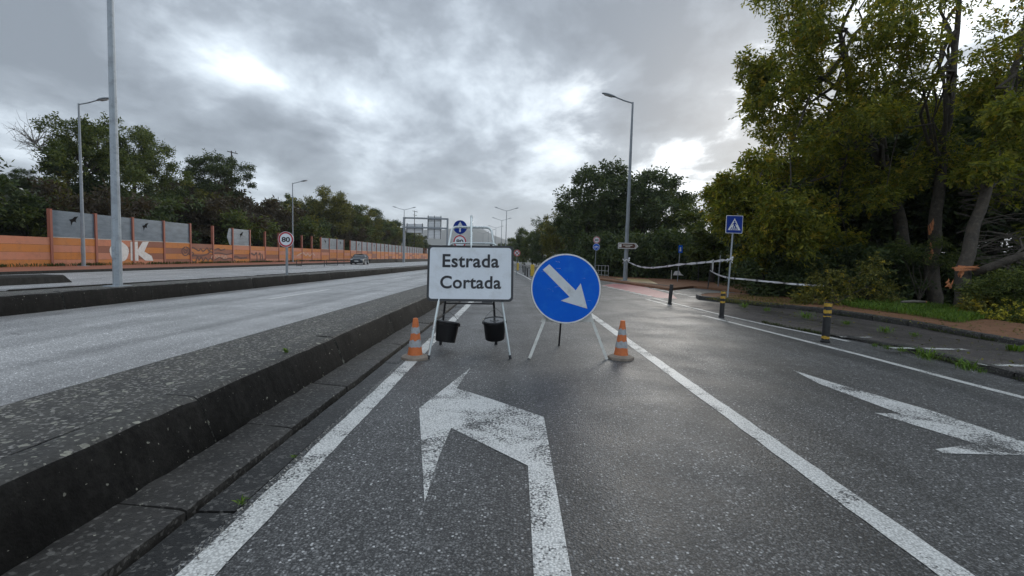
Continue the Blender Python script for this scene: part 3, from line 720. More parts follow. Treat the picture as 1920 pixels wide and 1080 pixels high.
lamp_post('tall tapered grey pole on the kerbed island beside the carriageway, rising far above everything', fb, 12.6, [(1.9, .35), (-1.9, .35)], .105, .045, mat='galv')
lb = G(157, 502, .16); lb.x = -27.6; lb.y = PX(157, 502, -27.6).y; lb.z = walkz(lb.y)
lamp_post('slim grey lamp with one arm standing before the first barrier panes', lb, PY(145, 194, lb.y).z, [(1.15, .22)], .11, .05)
lb = Vector((-27.2, PX(549, 497, -27.2).y, 0)); lb.z = walkz(lb.y)
lamp_post('grey single-arm lamp at the barrier behind the 80 speed sign', lb, PY(549, 343, lb.y).z, [(1.0, .2)], .10, .05)
rb = G(1172, 526, .12); rlamp_top = PY(1192, 192, rb.y)
lr = lamp_post('tall grey single-arm lamp carrying a brown arrow sign, tape tied round it', rb, rlamp_top.z, [(-1.15, .3)], .16, .065, head_len=1.0)
dbl = 'distant double-arm street lamp in the row along the dual carriageway'
for k, (px, py) in enumerate([(950, 395), (941, 413), (930, 427), (916, 433), (906, 438)]):
    hgt = CAMH+VP[1]-py; y = 10.2*FPX/(VP[1]-py-(px-VP[0])*math.tan(R(ROLL))*-1)
    p = PY(px, py, y); lamp_post(dbl, Vector((p.x, y, 0)), p.z, [(1.7, .45), (-1.7, .45)], .11, .06, group='distant double lamps', plate=False)
p = PY(758, 393, 99); lamp_post('double-arm street lamp just behind the sign gantry', Vector((p.x, 99, .2)), p.z, [(1.7, .4), (-1.7, .4)], .12, .06, plate=False)

# ------------------------------------------------------------------ signs
def post(t, h, r=.03, mat='pole_grey', lean=(0, 0), y=0.0):
    b = NB(); tube(b, [(0, y, 0), (lean[0], y+lean[1], h)], r, 10); return obj('post', b, mat, t, True)
def disc(t, name, r, y, mat, x=0, z=0, th=.004, n=40):
    b = NB(); prism(b, circ(r, n, x, z), XZ(y), (0, th, 0)); return obj(name, b, mat, t)
def poly(t, name, pts, y, mat, th=.003):
    b = NB(); prism(b, pts, XZ(y), (0, th, 0)); return obj(name, b, mat, t)
def letters(t, s, width, height, x, z, y, mat='letter_black', fat=.02, name='lettering', space=1.0):
    me = text_mesh(s, width, height, fat, space); offset_mesh(me, (x, y, z)); return obj(name, me, mat, t)
def speed_plate(t, r, z, num, x=0, y=-.05):
    p = disc(t, 'plate', r, y, 'sign_white', x, z, .02)
    obj('red_ring', ringbm(r*.76, r*.955, y-.004, .004, 40, x, z), 'sign_red', p)
    letters(p, num, r*1.08, r*.62, x, z-r*.31, y-.005, fat=.03)
    return p
# 80 sign on the island
sb = G(538, 516, .36); t = thing('speed_sign', 'round red-rimmed 80 speed sign on a grey post on the kerbed island', 'traffic sign', sb)
c = PY(537, 449, sb.y); r80 = 14.5*sb.y/FPX; post(t, c.z-sb.z+r80*.8, .055); speed_plate(t, r80, c.z-sb.z, '80', y=-.09)
# ahead-only + speed sign on the near median
yy = 23.6; c1, c2 = PY(863, 426, yy), PY(863, 453, yy); base = Vector((c1.x, yy, .35))
t = thing('sign_post', 'blue ahead-only disc above a red-rimmed speed disc on the median', 'traffic sign', base)
post(t, c1.z-.35+.3, .04); r_ = 12.6*yy/FPX
p = disc(t, 'plate', r_, -.07, 'sign_blue2', 0, c1.z-.35, .02)
poly(p, 'arrow', [(u*r_, v*r_+c1.z-.35) for u, v in ((-.12, -.72), (.12, -.72), (.12, .2), (.38, .2), (0, .82), (-.38, .2), (-.12, .2))], -.075, 'arrow_white')
speed_plate(t, r_, c2.z-.35, '80', y=-.07)
# no stopping sign
yy = 41; c = PY(969.5, 474.5, yy); t = thing('no_stopping_sign', 'small round sign with a red cross on a thin post by the yellow posts', 'traffic sign', (c.x, yy, 0)); r_ = 6.3*yy/FPX
post(t, c.z, .03); p = disc(t, 'plate', r_, -.05, 'arrow_white', 0, c.z, .02); obj('red_ring', ringbm(r_*.75, r_*.98, -.055, .004, 32, 0, c.z), 'sign_red', p)
for a in (45, -45):
    b = NB(); box(b, (0, -.055, c.z), (r_*1.6, .004, r_*.2), Matrix.Rotation(R(a), 3, 'Y')); obj('cross_bar', b, 'sign_red' if a < 0 else 'letter_black', p)
# 30 + cycle sign
yy = 39; c1, c2 = PY(1118.5, 450, yy), PY(1118.3, 463, yy); t = thing('sign_post', 'small 30 disc above a blue bicycle disc on a post by the white railing', 'traffic sign', (PY(1115, 503, yy).x, yy, .1))
post(t, c1.z, .03, lean=(c1.x-PY(1115, 503, yy).x, 0)); r_ = 6.5*yy/FPX; dx = c1.x-PY(1115, 503, yy).x
speed_plate(t, r_, c1.z-.1, '30', x=dx)
p = disc(t, 'plate', r_, -.05, 'sign_blue', dx, c2.z-.1, .02); obj('white_ring', ringbm(r_*.88, r_*.97, -.055, .004, 32, dx, c2.z-.1), 'white_trim', p)
for s in (-1, 1): obj('wheel_mark', ringbm(r_*.2, r_*.3, -.056, .004, 16, dx+s*r_*.4, c2.z-.1-r_*.15), 'white_trim', p)
poly(p, 'frame_mark', [(dx-.4*r_, c2.z-.1-.12*r_), (dx-.15*r_, c2.z-.1+.3*r_), (dx+.3*r_, c2.z-.1+.25*r_), (dx+.4*r_, c2.z-.1-.15*r_), (dx+.2*r_, c2.z-.1+.15*r_), (dx, c2.z-.1-.15*r_)], -.056, 'white_trim')
# brown arrow sign on the lamp: hangs on the pole, a thing of its own
yy = rb.y-.22; c = PY(1178, 461, yy); w = 38*yy/FPX; h = 11*yy/FPX
t = thing('direction_sign', 'brown pointed direction sign with white border fixed to the lamp pole', 'traffic sign', c)
pen = lambda s: [(-w/2*s, -h/2*s), (w/2*s-h*.45, -h/2*s), (w/2*s, 0), (w/2*s-h*.45, h/2*s), (-w/2*s, h/2*s)]
P0 = poly(t, 'plate', pen(1), 0, 'white_trim', .03); 
poly(P0, 'panel', [(-w/2+.05, -h/2+.05), (w/2-h*.45-.03, -h/2+.05), (w/2-.08, 0), (w/2-h*.45-.03, h/2-.05), (-w/2+.05, h/2-.05)], -.006, 'sign_brown')
poly(P0, 'chevron', [(w*.30, -h*.33), (w*.345, -h*.33), (w*.42, 0), (w*.345, h*.33), (w*.30, h*.33), (w*.37, 0)], -.012, 'white_trim')
poly(P0, 'pictogram', [(-w*.45, -h*.28), (-w*.33, -h*.28), (-w*.33, h*.28), (-w*.45, h*.28)], -.012, 'white_trim')
for z0, x0, x1 in ((.10, -.26, .20), (-.16, -.14, .10)): poly(P0, 'text_bar', [(w*x0, h*(z0-.05)), (w*x1, h*(z0-.05)), (w*x1, h*(z0+.07)), (w*x0, h*(z0+.07))], -.012, 'leg_white')
b = NB(); box(b, (-.03, .08, 0), (.4, .1, .06)); obj('bracket', b, 'galv', t)
# pedestrian crossing sign
pb = G(1364, 558, .14); yy = pb.y; c = PY(1375.5, 421, yy); s = 31*yy/FPX; dx = c.x-pb.x; dz = c.z-pb.z
pedpole = (pb, dx, dz)
t = thing('crossing_sign', 'square blue pedestrian crossing sign on a leaning thin post with tape knotted to it', 'traffic sign', pb)
post(t, dz+.3, .03, lean=(dx, 0), mat='galv')
P0 = poly(t, 'plate', rrect(s, s*1.06, .03, 4, dx, dz), -.06, 'white_trim', .02)
poly(P0, 'blue_field', rrect(s*.94, s*1.0, .03, 4, dx, dz), -.064, 'sign_blue2')
poly(P0, 'white_triangle', [(dx-s*.38, dz-s*.34), (dx+s*.38, dz-s*.34), (dx, dz+s*.36)], -.068, 'white_trim')
for q in (-.25, -.12, .01, .14): poly(P0, 'stripe', [(dx+s*(q), dz-s*.32), (dx+s*(q+.07), dz-s*.32), (dx+s*(q*.75+.055), dz-s*.17), (dx+s*(q*.75+.02), dz-s*.17)], -.072, 'sign_blue2')
poly(P0, 'walker', [(dx+s*u, dz+s*v) for u, v in ((-.10, -.22), (-.05, -.22), (0, -.08), (.07, -.22), (.12, -.21), (.05, -.03), (.05, .05), (.12, -.03), (.14, 0), (.05, .12), (-.03, .12), (-.12, 0), (-.09, -.03), (-.04, .04), (-.04, -.04))], -.074, 'sign_blue2')
disc(P0, 'walker_head', s*.045, -.074, 'sign_blue2', dx, dz+s*.175, .003, 16)
# small blue sign, round sign seen edge-on, far posts
yy = 30.5; c = PY(1275.5, 467, yy); g0 = PY(1270, 528, yy)
t = thing('parking_sign', 'small narrow blue plate on a thin post on the grass behind the tape', 'traffic sign', (g0.x, yy, g0.z)); post(t, c.z-g0.z+.2, .025, lean=(c.x-g0.x, 0))
P0 = poly(t, 'panel', rrect(.27, .5, .02, 3, c.x-g0.x, c.z-g0.z), -.055, 'sign_blue'); poly(P0, 'mark', [(c.x-g0.x-.07, c.z-g0.z-.15), (c.x-g0.x+.06, c.z-g0.z-.15), (c.x-g0.x+.02, c.z-g0.z+.14), (c.x-g0.x-.05, c.z-g0.z+.1)], -.058, 'white_trim')
g0 = G(1327, 541, .12); yy = g0.y; c = PY(1334, 498, yy); t = thing('round_sign', 'round plate seen nearly edge-on atop a thin post at the side road, tape behind', 'traffic sign', g0)
post(t, c.z-g0.z+.3, .028, lean=(c.x-g0.x, 0), mat='dark_steel')
rot = Matrix.Translation((c.x-g0.x+.07, 0, c.z-g0.z)) @ Matrix.Rotation(R(72), 4, 'Z')
b = NB(); prism(b, circ(.33, 32), XZ(-.01), (0, .02, 0)); bmesh.ops.transform(b, matrix=rot, verts=b.verts); obj('plate', b, 'white_trim', t)
g0 = PY(1346, 543, 27); t = thing('sign_pole', 'bare thin grey post standing behind the edge-on round plate', 'post', g0); c = PY(1351, 478, 27); post(t, c.z-g0.z, .035, lean=(c.x-g0.x, 0)); b = NB(); box(b, (0, 0, .01), (.16, .16, .02)); obj('base_plate', b, 'galv', t)
g0 = PY(1309, 528, 33); t = thing('sign_pole', 'thin dark post with a short crossbar on the shaded grass', 'post', g0); c = PY(1311, 483, 33); post(t, c.z-g0.z, .03, 'dark_steel', lean=(c.x-g0.x, 0)); b = NB(); tube(b, [(c.x-g0.x, 0, c.z-g0.z-.05), (c.x-g0.x+.35, 0, c.z-g0.z)], .025, 6); obj('crossbar', b, 'leg_white', t)

# ------------------------------------------------------------------ barrier tape
def tape(label, pts, w=.075, twist=0.6, stripes=True):
    t = thing('barrier_tape', label, 'tape', pts[0]); n = len(pts); o = pts[0]
    ups = []
    for i, p in enumerate(pts):
        a = twist*math.sin(i*.9)+.25*math.sin(i*2.3); ups.append(Vector((0, math.sin(a), math.cos(a)))*w/2)
    A = NB(); strip(A, [p-u-o for p, u in zip(pts, ups)], [p+u-o for p, u in zip(pts, ups)]); rb_ = obj('ribbon', A, 'tape_white', t)
    for i in range(stripes and 2 or n, n-1, 3):
        B = NB(); y = Vector((0, -.006, 0)); a, c_ = pts[i].lerp(pts[i+1], .15)-o+y, pts[i].lerp(pts[i+1], .7)-o+y; u = ups[i]*.98
        flat(B, [a-u, c_-u, c_+u, a+u]); obj('stripe', B, 'tape_grey', rb_)
    return t
def spl(pix, depth):
    P = [PY(px, py, y) for (px, py), y in zip(pix, depth)]; S = []
    for i in range(len(P)-1):
        p0, p1, p2, p3 = P[max(0, i-1)], P[i], P[i+1], P[min(len(P)-1, i+2)]
        for k in range(6):
            u = k/6; S.append(.5*((2*p1)+(p2-p0)*u+(2*p0-5*p1+4*p2-p3)*u*u+(3*p1-p0-3*p2+p3)*u**3))
    S.append(P[-1]); return S
d0, d1 = rb.y-.2, pb.y
f = lambda px: d0+(d1-d0)*(px-1178)/(1366-1178)
px1 = [(1178, 491), (1195, 498.5), (1215, 502), (1240, 500.5), (1270, 496.5), (1310, 493), (1340, 490), (1366, 487)]
def persp(px): # distance along a straight run between two poles
    A, B = PY(1178, 491, d0), PY(1366, 487, d1); dd = ray(px, 490); s_ = dd[0]/dd[1]
    t_ = (s_*A.y-A.x)/((B.x-A.x)-s_*(B.y-A.y)); return A.y+(B.y-A.y)*t_
tp = tape('white barrier tape sagging between the lamp pole and the pedestrian sign', spl(px1, [persp(q[0]) for q in px1]), .11, 1.0)
kn = pedpole
def knot(parent, loc, s, mat='tape_white', seed=0):
    rk = random.Random(seed); b = NB()
    for _ in range(10):
        a, e = rk.uniform(0, 6.28), rk.uniform(-.9, .9); d = Vector((math.cos(a), math.sin(a)*.6, e))*s; m_ = Vector((rk.uniform(-1, 1), rk.uniform(-1, 1), rk.uniform(-1, 1)))*s*.5
        n_ = Vector((-d.y, d.x, .3)).normalized()*s*.25
        P = [Vector((0, 0, 0)), d*.6+m_*.4, d]; 
        for u, v in zip(P, P[1:]): b.faces.new([b.verts.new(loc+q) for q in (u-n_, v-n_, v+n_, u+n_)])
    ring_ = [(loc.x+s*.55*math.cos(a), loc.y+s*.55*math.sin(a), loc.z+s*.2*math.sin(3*a)) for a in np.linspace(0, 6.28, 14)]
    tube(b, ring_, s*.2, 6); obj('knot', b, mat, parent)
o = tp.location
knot(tp, PY(1174, 488, d0+.2)-Vector(o), .26, seed=1); knot(tp, PY(1368, 487, d1-.02)-Vector(o), .13, seed=2)
px2 = [(1331, 507), (1345, 514.5), (1365, 520.5), (1400, 524), (1450, 529), (1500, 533.5), (1545, 536)]
tape('black and white barrier tape running from the edge-on plate into the trees', spl(px2, [G(1327, 541, .12).y-.05, 20.5, 19.0, 18.2, 17.4, 16.8, 16.3]), .07)

# ------------------------------------------------------------------ trestle road-closed sign
t = thing('trestle_sign', 'white rectangular Estrada Cortada board on a galvanised tubular trestle', 'road sign', (0, 6.05, 0))
O = Vector((0, 6.05, 0))
fl, fr = G(803, 673), G(957, 672.5)
yb, yt = 6.13, 6.36                      # depth of the leaning front frame at board bottom and top
def onfront(px, py):                     # point on the leaning front frame plane
    z0 = 0.0; y = 6.05
    for _ in range(6): p = PY(px, py, y); y = 6.02 + p.z*0.155
    return PY(px, py, y)
tl, tr = onfront(845, 430), onfront(927, 430)
def arc(a, c, b_, n=5): return [(1-u)**2*a+2*u*(1-u)*c+u*u*b_ for u in [k/n for k in range(n+1)]]
cl, cr = onfront(848, 425.5), onfront(921, 427)
path = [fl] + arc(fl.lerp(cl, .955), cl, cl.lerp(cr, .12)) + arc(cl.lerp(cr, .88), cr, fr.lerp(cr, .955)) + [fr]
b = NB(); tube(b, [p-O for p in path], .0165, 10); obj('frame', b, 'chrome_tube', t, True)
a_, b2 = onfront(843, 462), onfront(930, 460); c_, d_ = onfront(849, 455), onfront(925, 456.5)
b = NB(); tube(b, [p-O for p in arc(a_, onfront(845, 455.5), onfront(856, 455.5))+arc(onfront(920, 456.5), onfront(926, 456.5), b2)], .0135, 8); obj('crossbar', b, 'chrome_tube', t, True)
b = NB(); m0, m1 = onfront(884.5, 408), onfront(884, 470); q = Vector((0, -.03, 0)); tube(b, [m1-O+q, m0-O+q], .017, 10); tube(b, [m0-O+q, m0-O+q+Vector((0, 0, .025))], .019, 10); obj('mast', b, 'chrome_tube', t, True)
for hx, (px, py) in ((cl.lerp(cr, .03), (826, 646)), (cl.lerp(cr, .97), (930, 646))):
    ft = G(px, py); b = NB(); tube(b, [Vector(hx).lerp(ft, .13)-O, ft-O], .0165, 8); obj('leg', b, 'dark_steel', t, True)
    b = NB(); lathe(b, [(.02, 0), (.024, .0), (.024, .05), (.018, .055)], 10, ft-O); obj('foot_cap', b, 'black_rim', t)
for p, dirv in ((fl, cl-fl), (fr, cr-fr)):
    b = NB(); dn = dirv.normalized(); tube(b, [p-O, p-O+dn*.05], .0195, 10); obj('foot_cap', b, 'black_rim', t)
A_, B_ = G(826, 646), G(930, 646); hl_, hr_ = cl.lerp(cr, .03), cl.lerp(cr, .97)
b = NB(); tube(b, [hl_.lerp(A_, .62)-O, hr_.lerp(B_, .62)-O], .012, 8); obj('stretcher', b, 'dark_steel', t, True)
# board
bc = (onfront(801.5, 564.5)+onfront(963, 566)+onfront(803, 461)+onfront(962, 462.5))/4
ux = ((onfront(963, 566)-onfront(801.5, 564.5))+(onfront(962, 462.5)-onfront(803, 461))).normalized(); ux.y = 0; ux.normalize()
uz = (onfront(882, 461)-onfront(882, 565)); uz = (uz-ux*uz.dot(ux)).normalized(); un = ux.cross(uz)   # un points to +Y side
if un.y > 0: un = -un
bw = (onfront(962.5, 514)-onfront(802, 513)).length; bh = (onfront(882, 461.5)-onfront(882, 565.5)).length
bc = bc + un*.045
FM = Matrix((( ux.x, -un.x, uz.x, (bc-O).x), (ux.y, -un.y, uz.y, (bc-O).y), (ux.z, -un.z, uz.z, (bc-O).z), (0, 0, 0, 1)))
def fpart(name, bm, mat, parent=t):
    if isinstance(bm, bmesh.types.BMesh): bmesh.ops.transform(bm, matrix=FM, verts=bm.verts)
    else: bm.transform(FM)
    return obj(name, bm, mat, parent)
b = NB(); prism(b, rrect(bw, bh, .062, 7), XZ(0), (0, .03, 0)); brd = fpart('board', b, 'black_rim')
b = NB(); prism(b, rrect(bw-.062, bh-.062, .04, 7), XZ(-.004), (0, .004, 0)); fpart('face', b, 'sign_white', brd)
pxm = bw/161.0
for s_, x0, x1, cap, base_ in (('Estrada', 240, 875, 495, 612), ('Cortada', 220, 900, 727, 850)):
    me = text_mesh(s_, (x1-x0)/6*pxm, None, .021, 1.05); offset_mesh(me, (((x0+x1)/2/6+790-882.3)*pxm, -.0065, (513.7-(base_/6+400))*pxm)); fpart('lettering', me, 'letter_black', brd)
b = NB(); box(b, (bw*.2, .005, -bh/2-.008), (.14, .035, .016)); fpart('bracket', b, 'black_rim', brd)
for x in (-.3, .3):
    for z in (-.25, .25): b = NB(); box(b, (x*bw/1.17, .04, z), (.06, .03, .05)); fpart('clamp', b, 'galv', brd)

# buckets hung as ballast
def bucket(label, px, py, y, wpx_, tilt, tiltx, hang_px):
    c = PY(px, py, y); w = wpx_*y/FPX; h = w*.86; t = thing('bucket', label, 'bucket', c, (R(tiltx), R(tilt), 0), 'ballast buckets under the trestle')
    b = NB(); lathe(b, [(w*.40, -h/2), (w*.425, -h/2+.008), (w*.485, h/2-.05), (w*.485, h/2-.05), (w*.505, h/2-.048), (w*.505, h/2-.028), (w*.49, h/2-.026), (w*.495, h/2)], 28); bd = obj('body', b, 'bucket_black', t, True)
    b = NB(); lathe(b, [(w*.515, h/2-.012), (w*.52, h/2+.008), (w*.49, h/2+.012), (w*.47, h/2+.002), (w*.2, h/2+.004), (w*.19, h/2+.010), (w*.12, h/2+.010)], 28); obj('lid', b, 'bucket_lid', t, True)
    hp = PY(*hang_px, y); inv = (Matrix.Translation(c) @ Matrix.Rotation(R(tilt), 4, 'Y') @ Matrix.Rotation(R(tiltx), 4, 'X')).inverted(); top = inv @ hp
    for s_ in (-1, 1):
        e = Vector((s_*w*.5, 0, h/2-.03)); mid = e.lerp(top, .5)+Vector((s_*w*.16, 0, .02))
        b = NB(); tube(b, arc(e, mid, top, 7), .0035, 6); obj('handle', b, 'wire', t, True)
        b = NB(); lathe(b, [(.012, -.02), (.014, 0), (.012, .02)], 8, e); obj('lug', b, 'bucket_black', bd)
    return t
bucket('black bucket tilted, hanging beside the concrete gutter under the trestle', 837.5, 622, 6.62, 44, 6, -8, (843, 585))
bucket('black bucket hanging next to the trestle leg facing the blue arrow sign', 927.5, 618, 6.62, 43, -3, 9, (929, 578))

# ------------------------------------------------------------------ blue arrow sign
cy = 6.27; c = PY(1061, 541, cy); O2 = Vector((c.x, cy, 0)); rB = 66.3*cy/FPX
t = thing('arrow_sign', 'big round blue keep-right disc with white diagonal arrow on white folding legs', 'road sign', O2)
tilt = Matrix.Translation((0, 0, c.z)) @ Matrix.Rotation(R(-7), 4, 'X')
def dpart(name, bm, mat, parent=t):
    bmesh.ops.transform(bm, matrix=tilt, verts=bm.verts); return obj(name, bm, mat, parent)
b = NB(); prism(b, circ(rB, 64), XZ(0), (0, .022, 0)); pl_ = dpart('disc', b, 'black_rim')
dpart('white_rim', ringbm(rB*.952, rB*.993, -.004, .004, 64), 'white_trim', pl_)
b = NB(); prism(b, circ(rB*.953, 64), XZ(-.003), (0, .003, 0)); dpart('blue_face', b, 'sign_blue', pl_)
ar = [(1045, 395), (1215, 555), (1245, 510), (1290, 668), (1122, 622), (1178, 598), (1005, 430)]
b = NB(); prism(b, [((x-1153)/222*rB, (545-z)/222*rB) for x, z in ar], XZ(-.007), (0, .004, 0)); dpart('arrow', b, 'arrow_white', pl_)
# faint scuffs of scraped foil
rs = random.Random(4); b = NB()
for _ in range(9):
    a, q = rs.uniform(0, 6.28), rs.uniform(.2, .85)*rB; u0, v0 = q*math.cos(a), q*math.sin(a); an = rs.uniform(-.7, .2); L_ = rs.uniform(.015, .07); w_ = rs.uniform(.0004, .001)
    d = Vector((math.cos(an), 0, math.sin(an))); n_ = Vector((-d.z, 0, d.x))*w_; P = Vector((u0, -.0078, v0))
    b.faces.new([b.verts.new(P+e) for e in (-d*L_/2-n_, d*L_/2-n_, d*L_/2+n_, -d*L_/2+n_)])
dpart('scratch', b, 'arrow_white', pl_)
L0, R0 = G(992.5, 672)-O2, G(1138, 674)-O2; Lt, Rt_ = PY(1032, 572, cy+.07)-O2, PY(1099, 572, cy+.07)-O2
Lt2, Rt2 = PY(1046, 500, cy+.16)-O2, PY(1086, 500, cy+.16)-O2
def bar(bm, a, c2, w, th):
    d = (c2-a); x = d.normalized(); y = Vector((0, 1, 0)); y = (y-x*y.dot(x)).normalized(); z = x.cross(y)
    m_ = Matrix(((x.x, y.x, z.x), (x.y, y.y, z.y), (x.z, y.z, z.z))); box(bm, (a+c2)/2, (d.length, th, w), m_)
for a, c2, e in ((L0, Lt, Lt2), (R0, Rt_, Rt2)):
    top = a + (c2-a)*1.45
    b = NB(); bar(b, a, top, .038, .025); obj('leg', b, 'leg_white', t)
b = NB(); bk = PY(1048, 648, 7.15); bar(b, G(1048, 648)-O2, Vector((0, .16, 1.35)), .026, .026); obj('rear_leg', b, 'dark_steel', t)
b = NB(); prism(b, [(u-c.x, v) for u, v in [(PY(px, py, cy+.03).x, PY(px, py, cy+.03).z) for px, py in ((1020, 588), (1103, 588), (1109, 604), (1014, 604))]], XZ(.035), (0, .012, 0)); obj('brace_plate', b, 'leg_white', t)
b = NB(); prism(b, [(u-c.x, v) for u, v in [(PY(px, py, cy+.14).x, PY(px, py, cy+.14).z) for px, py in ((1040, 486), (1040, 479), (1085, 480), (1090, 486))]], XZ(.09), (0, .02, 0)); obj('top_plate', b, 'leg_white', t)

# ------------------------------------------------------------------ cones
def cone(label, px, py, rz, lean):
    g = G(px, py); t = thing('traffic_cone', label, 'traffic cone', (g.x, g.y+.1, .001), (R(lean[0]), R(lean[1]), rz), 'cones beside the two signs'); H = .545
    w = .172
    b = NB(); pts = [(w*math.cos(R(22.5+45*k))*(1.08), w*math.sin(R(22.5+45*k))*1.0) for k in range(8)]
    lo = [b.verts.new((x, y, 0)) for x, y in pts]; md = [b.verts.new((x*1.0, y*1.0, .035)) for x, y in pts]; hi = [b.verts.new((x*.70, y*.70, .062)) for x, y in pts]
    for A, B in ((lo, md), (md, hi)):
        for k in range(8): b.faces.new((A[k], A[(k+1) % 8], B[(k+1) % 8], B[k]))
    b.faces.new(lo[::-1]); b.faces.new(hi); obj('base', b, 'cone_base', t)
    rad = lambda z: .098-(.098-.031)*(z-.06)/(H-.06)
    b = NB(); lathe(b, [(rad(z), z) for z in (.06, .2, .35, .45, H-.006)]+[(rad(H)-.006, H)], 28); obj('body', b, 'cone_orange', t, True)
    rk = random.Random(int(px))
    for z0, z1 in ((.165, .255), (.345, .425)):
        b = NB(); n = 28; e0 = [rk.uniform(-.008, .008) for _ in range(n)]; e1 = [rk.uniform(-.014, .012) for _ in range(n)]
        A = [b.verts.new(((rad(z0+e0[k])+.002)*math.cos(6.2832*k/n), (rad(z0+e0[k])+.002)*math.sin(6.2832*k/n), z0+e0[k])) for k in range(n)]
        B = [b.verts.new(((rad(z1+e1[k])+.002)*math.cos(6.2832*k/n), (rad(z1+e1[k])+.002)*math.sin(6.2832*k/n), z1+e1[k])) for k in range(n)]
        for k in range(n): b.faces.new((A[k], A[(k+1) % n], B[(k+1) % n], B[k]))
        obj('reflective_band', b, 'cone_band', t, True)
cone('orange traffic cone with torn grey bands beside the trestle sign on the gutter line', 775, 676, .1, (0, 0))
cone('orange traffic cone with torn grey bands beside the blue arrow sign', 1167, 676, .25, (0, .8))

# ------------------------------------------------------------------ bollards and posts
def bollard(label, px, py, top, bands, r=.055, lean=0, group='black flexible bollards', z=0.0):
    g = G(px, py, z); h = PY(px, top, g.y).z-z; t = thing('bollard', label, 'bollard', g, (0, R(lean), 0), group)
    b = NB(); lathe(b, [(r*1.25, 0), (r*1.25, .03), (r*1.02, .045), (r, .06), (r, h-.02), (r*.9, h)], 20); obj('body', b, 'bollard_black', t, True)
    for f0, f1 in bands:
        rk = random.Random(int(px*7+f0*100)); b = NB(); n = 20
        A = [b.verts.new(((r+.002)*math.cos(6.2832*k/n), (r+.002)*math.sin(6.2832*k/n), h*f0+rk.uniform(-.012, .006))) for k in range(n)]
        B = [b.verts.new(((r+.002)*math.cos(6.2832*k/n), (r+.002)*math.sin(6.2832*k/n), h*f1+rk.uniform(-.006, .008))) for k in range(n)]
        for k in range(n): b.faces.new((A[k], A[(k+1) % n], B[(k+1) % n], B[k]))
        obj('yellow_band', b, 'bollard_yellow', t, True)
    return t
bollard('black bollard with three scuffed yellow bands beside the give-way triangle marking', 1547, 642, 567, [(.905, .985), (.735, .815), (.65, .665), (.10, .16)], .062, .5)
bollard('black bollard with yellow bands near the top, below the crossing sign', 1352.5, 595.5, 545, [(.90, .97), (.72, .80), (.55, .61)], .058, 1.2)
bollard('plain black bollard at the end of the red cycle crossing', 1255.5, 571, 533, [], .058, 3.0)
for px, py, tp_ in ((984.5, 516, 499), (989, 519, 503), (994.5, 516, 505), (981, 511, 498)):
    bollard('thin black bollard in the row between the yellow posts', px, py, tp_, [], .055, random.uniform(-5, 5), 'bollards between the yellow posts')
for lab, px, py, tp_, w in (('square yellow post beside the blue disc, nearer the lane', 998, 518, 496, 7), ('square yellow post under the red-crossed sign', 970, 507, 493, 5)):
    g = G(px, py); h = PY(px, tp_, g.y).z; ww = w*g.y/FPX; t = thing('marker_post', lab, 'post', g, group='yellow marker posts'); b = NB(); box(b, (0, 0, h/2), (ww, ww*.6, h)); bevel(b, .02); obj('body', b, 'post_yellow', t); b = NB(); box(b, (0, 0, .012), (ww*1.4, ww, .024)); obj('base', b, 'dark_steel', t)

# ------------------------------------------------------------------ railings
def railing(label, p0, p1, h, n, mat='rail_white', group=None, r=.022):
    t = thing('railing', label, 'railing', p0, group=group); d = p1-p0
    for z in (h, h*.55, h*.18):
        b = NB(); tube(b, [Vector((0, 0, z)), d+Vector((0, 0, z))], r, 6); obj('rail', b, mat, t, True)
    for k in range(n):
        q = d*(k/(n-1)); b = NB(); tube(b, [q, q+Vector((0, 0, h))], r, 6); obj('post', b, mat, t, True)
    return t
a0, a1 = PY(1140.5, 514, 39), PY(1100, 504, 44); railing('white tubular railing on the grass beside the 30 sign', Vector((a0.x, 39, .05)), Vector((a1.x, 44, .05)), 1.0, 8)
railing('distant pale railing before the far trees, behind the red-crossed sign', Vector((.2, 62, 0)), Vector((2.2, 58, 0)), 1.0, 6, group='far railings')
railing('distant pale railing half hidden by the blue disc', Vector((3.2, 60, 0)), Vector((6.5, 56, 0)), 1.0, 7, group='far railings')
def hoop(label, pxs, top, bot, y):
    P = [PY(px, bot, y) for px in pxs]; zb = slipz(y); t = thing('low_barrier', label, 'barrier', (P[0].x, y, zb), group='low dark barriers by the slip road'); O3 = Vector((P[0].x, y, zb)); h = .62
    for p in P: b = NB(); tube(b, [Vector((p.x-O3.x, 0, 0)), Vector((p.x-O3.x, 0, h))], .035, 6); obj('post', b, 'dark_steel', t)
    b = NB(); tube(b, [Vector((0, 0, h)), Vector((P[-1].x-O3.x, 0, h))], .03, 6); obj('rail', b, 'dark_steel', t)
    b = NB(); box(b, ((P[1].x-O3.x)*.5, 0, .03), (abs(P[1].x-O3.x), .1, .05)); obj('foot', b, 'dark_steel', t)
hoop('low dark metal barrier frame with a foot bar beside the slip road', (556, 566, 608), 493, 502, 47.5)
hoop('low dark metal barrier frame nearer the dark car', (612, 633, 645), 492, 501, 53)

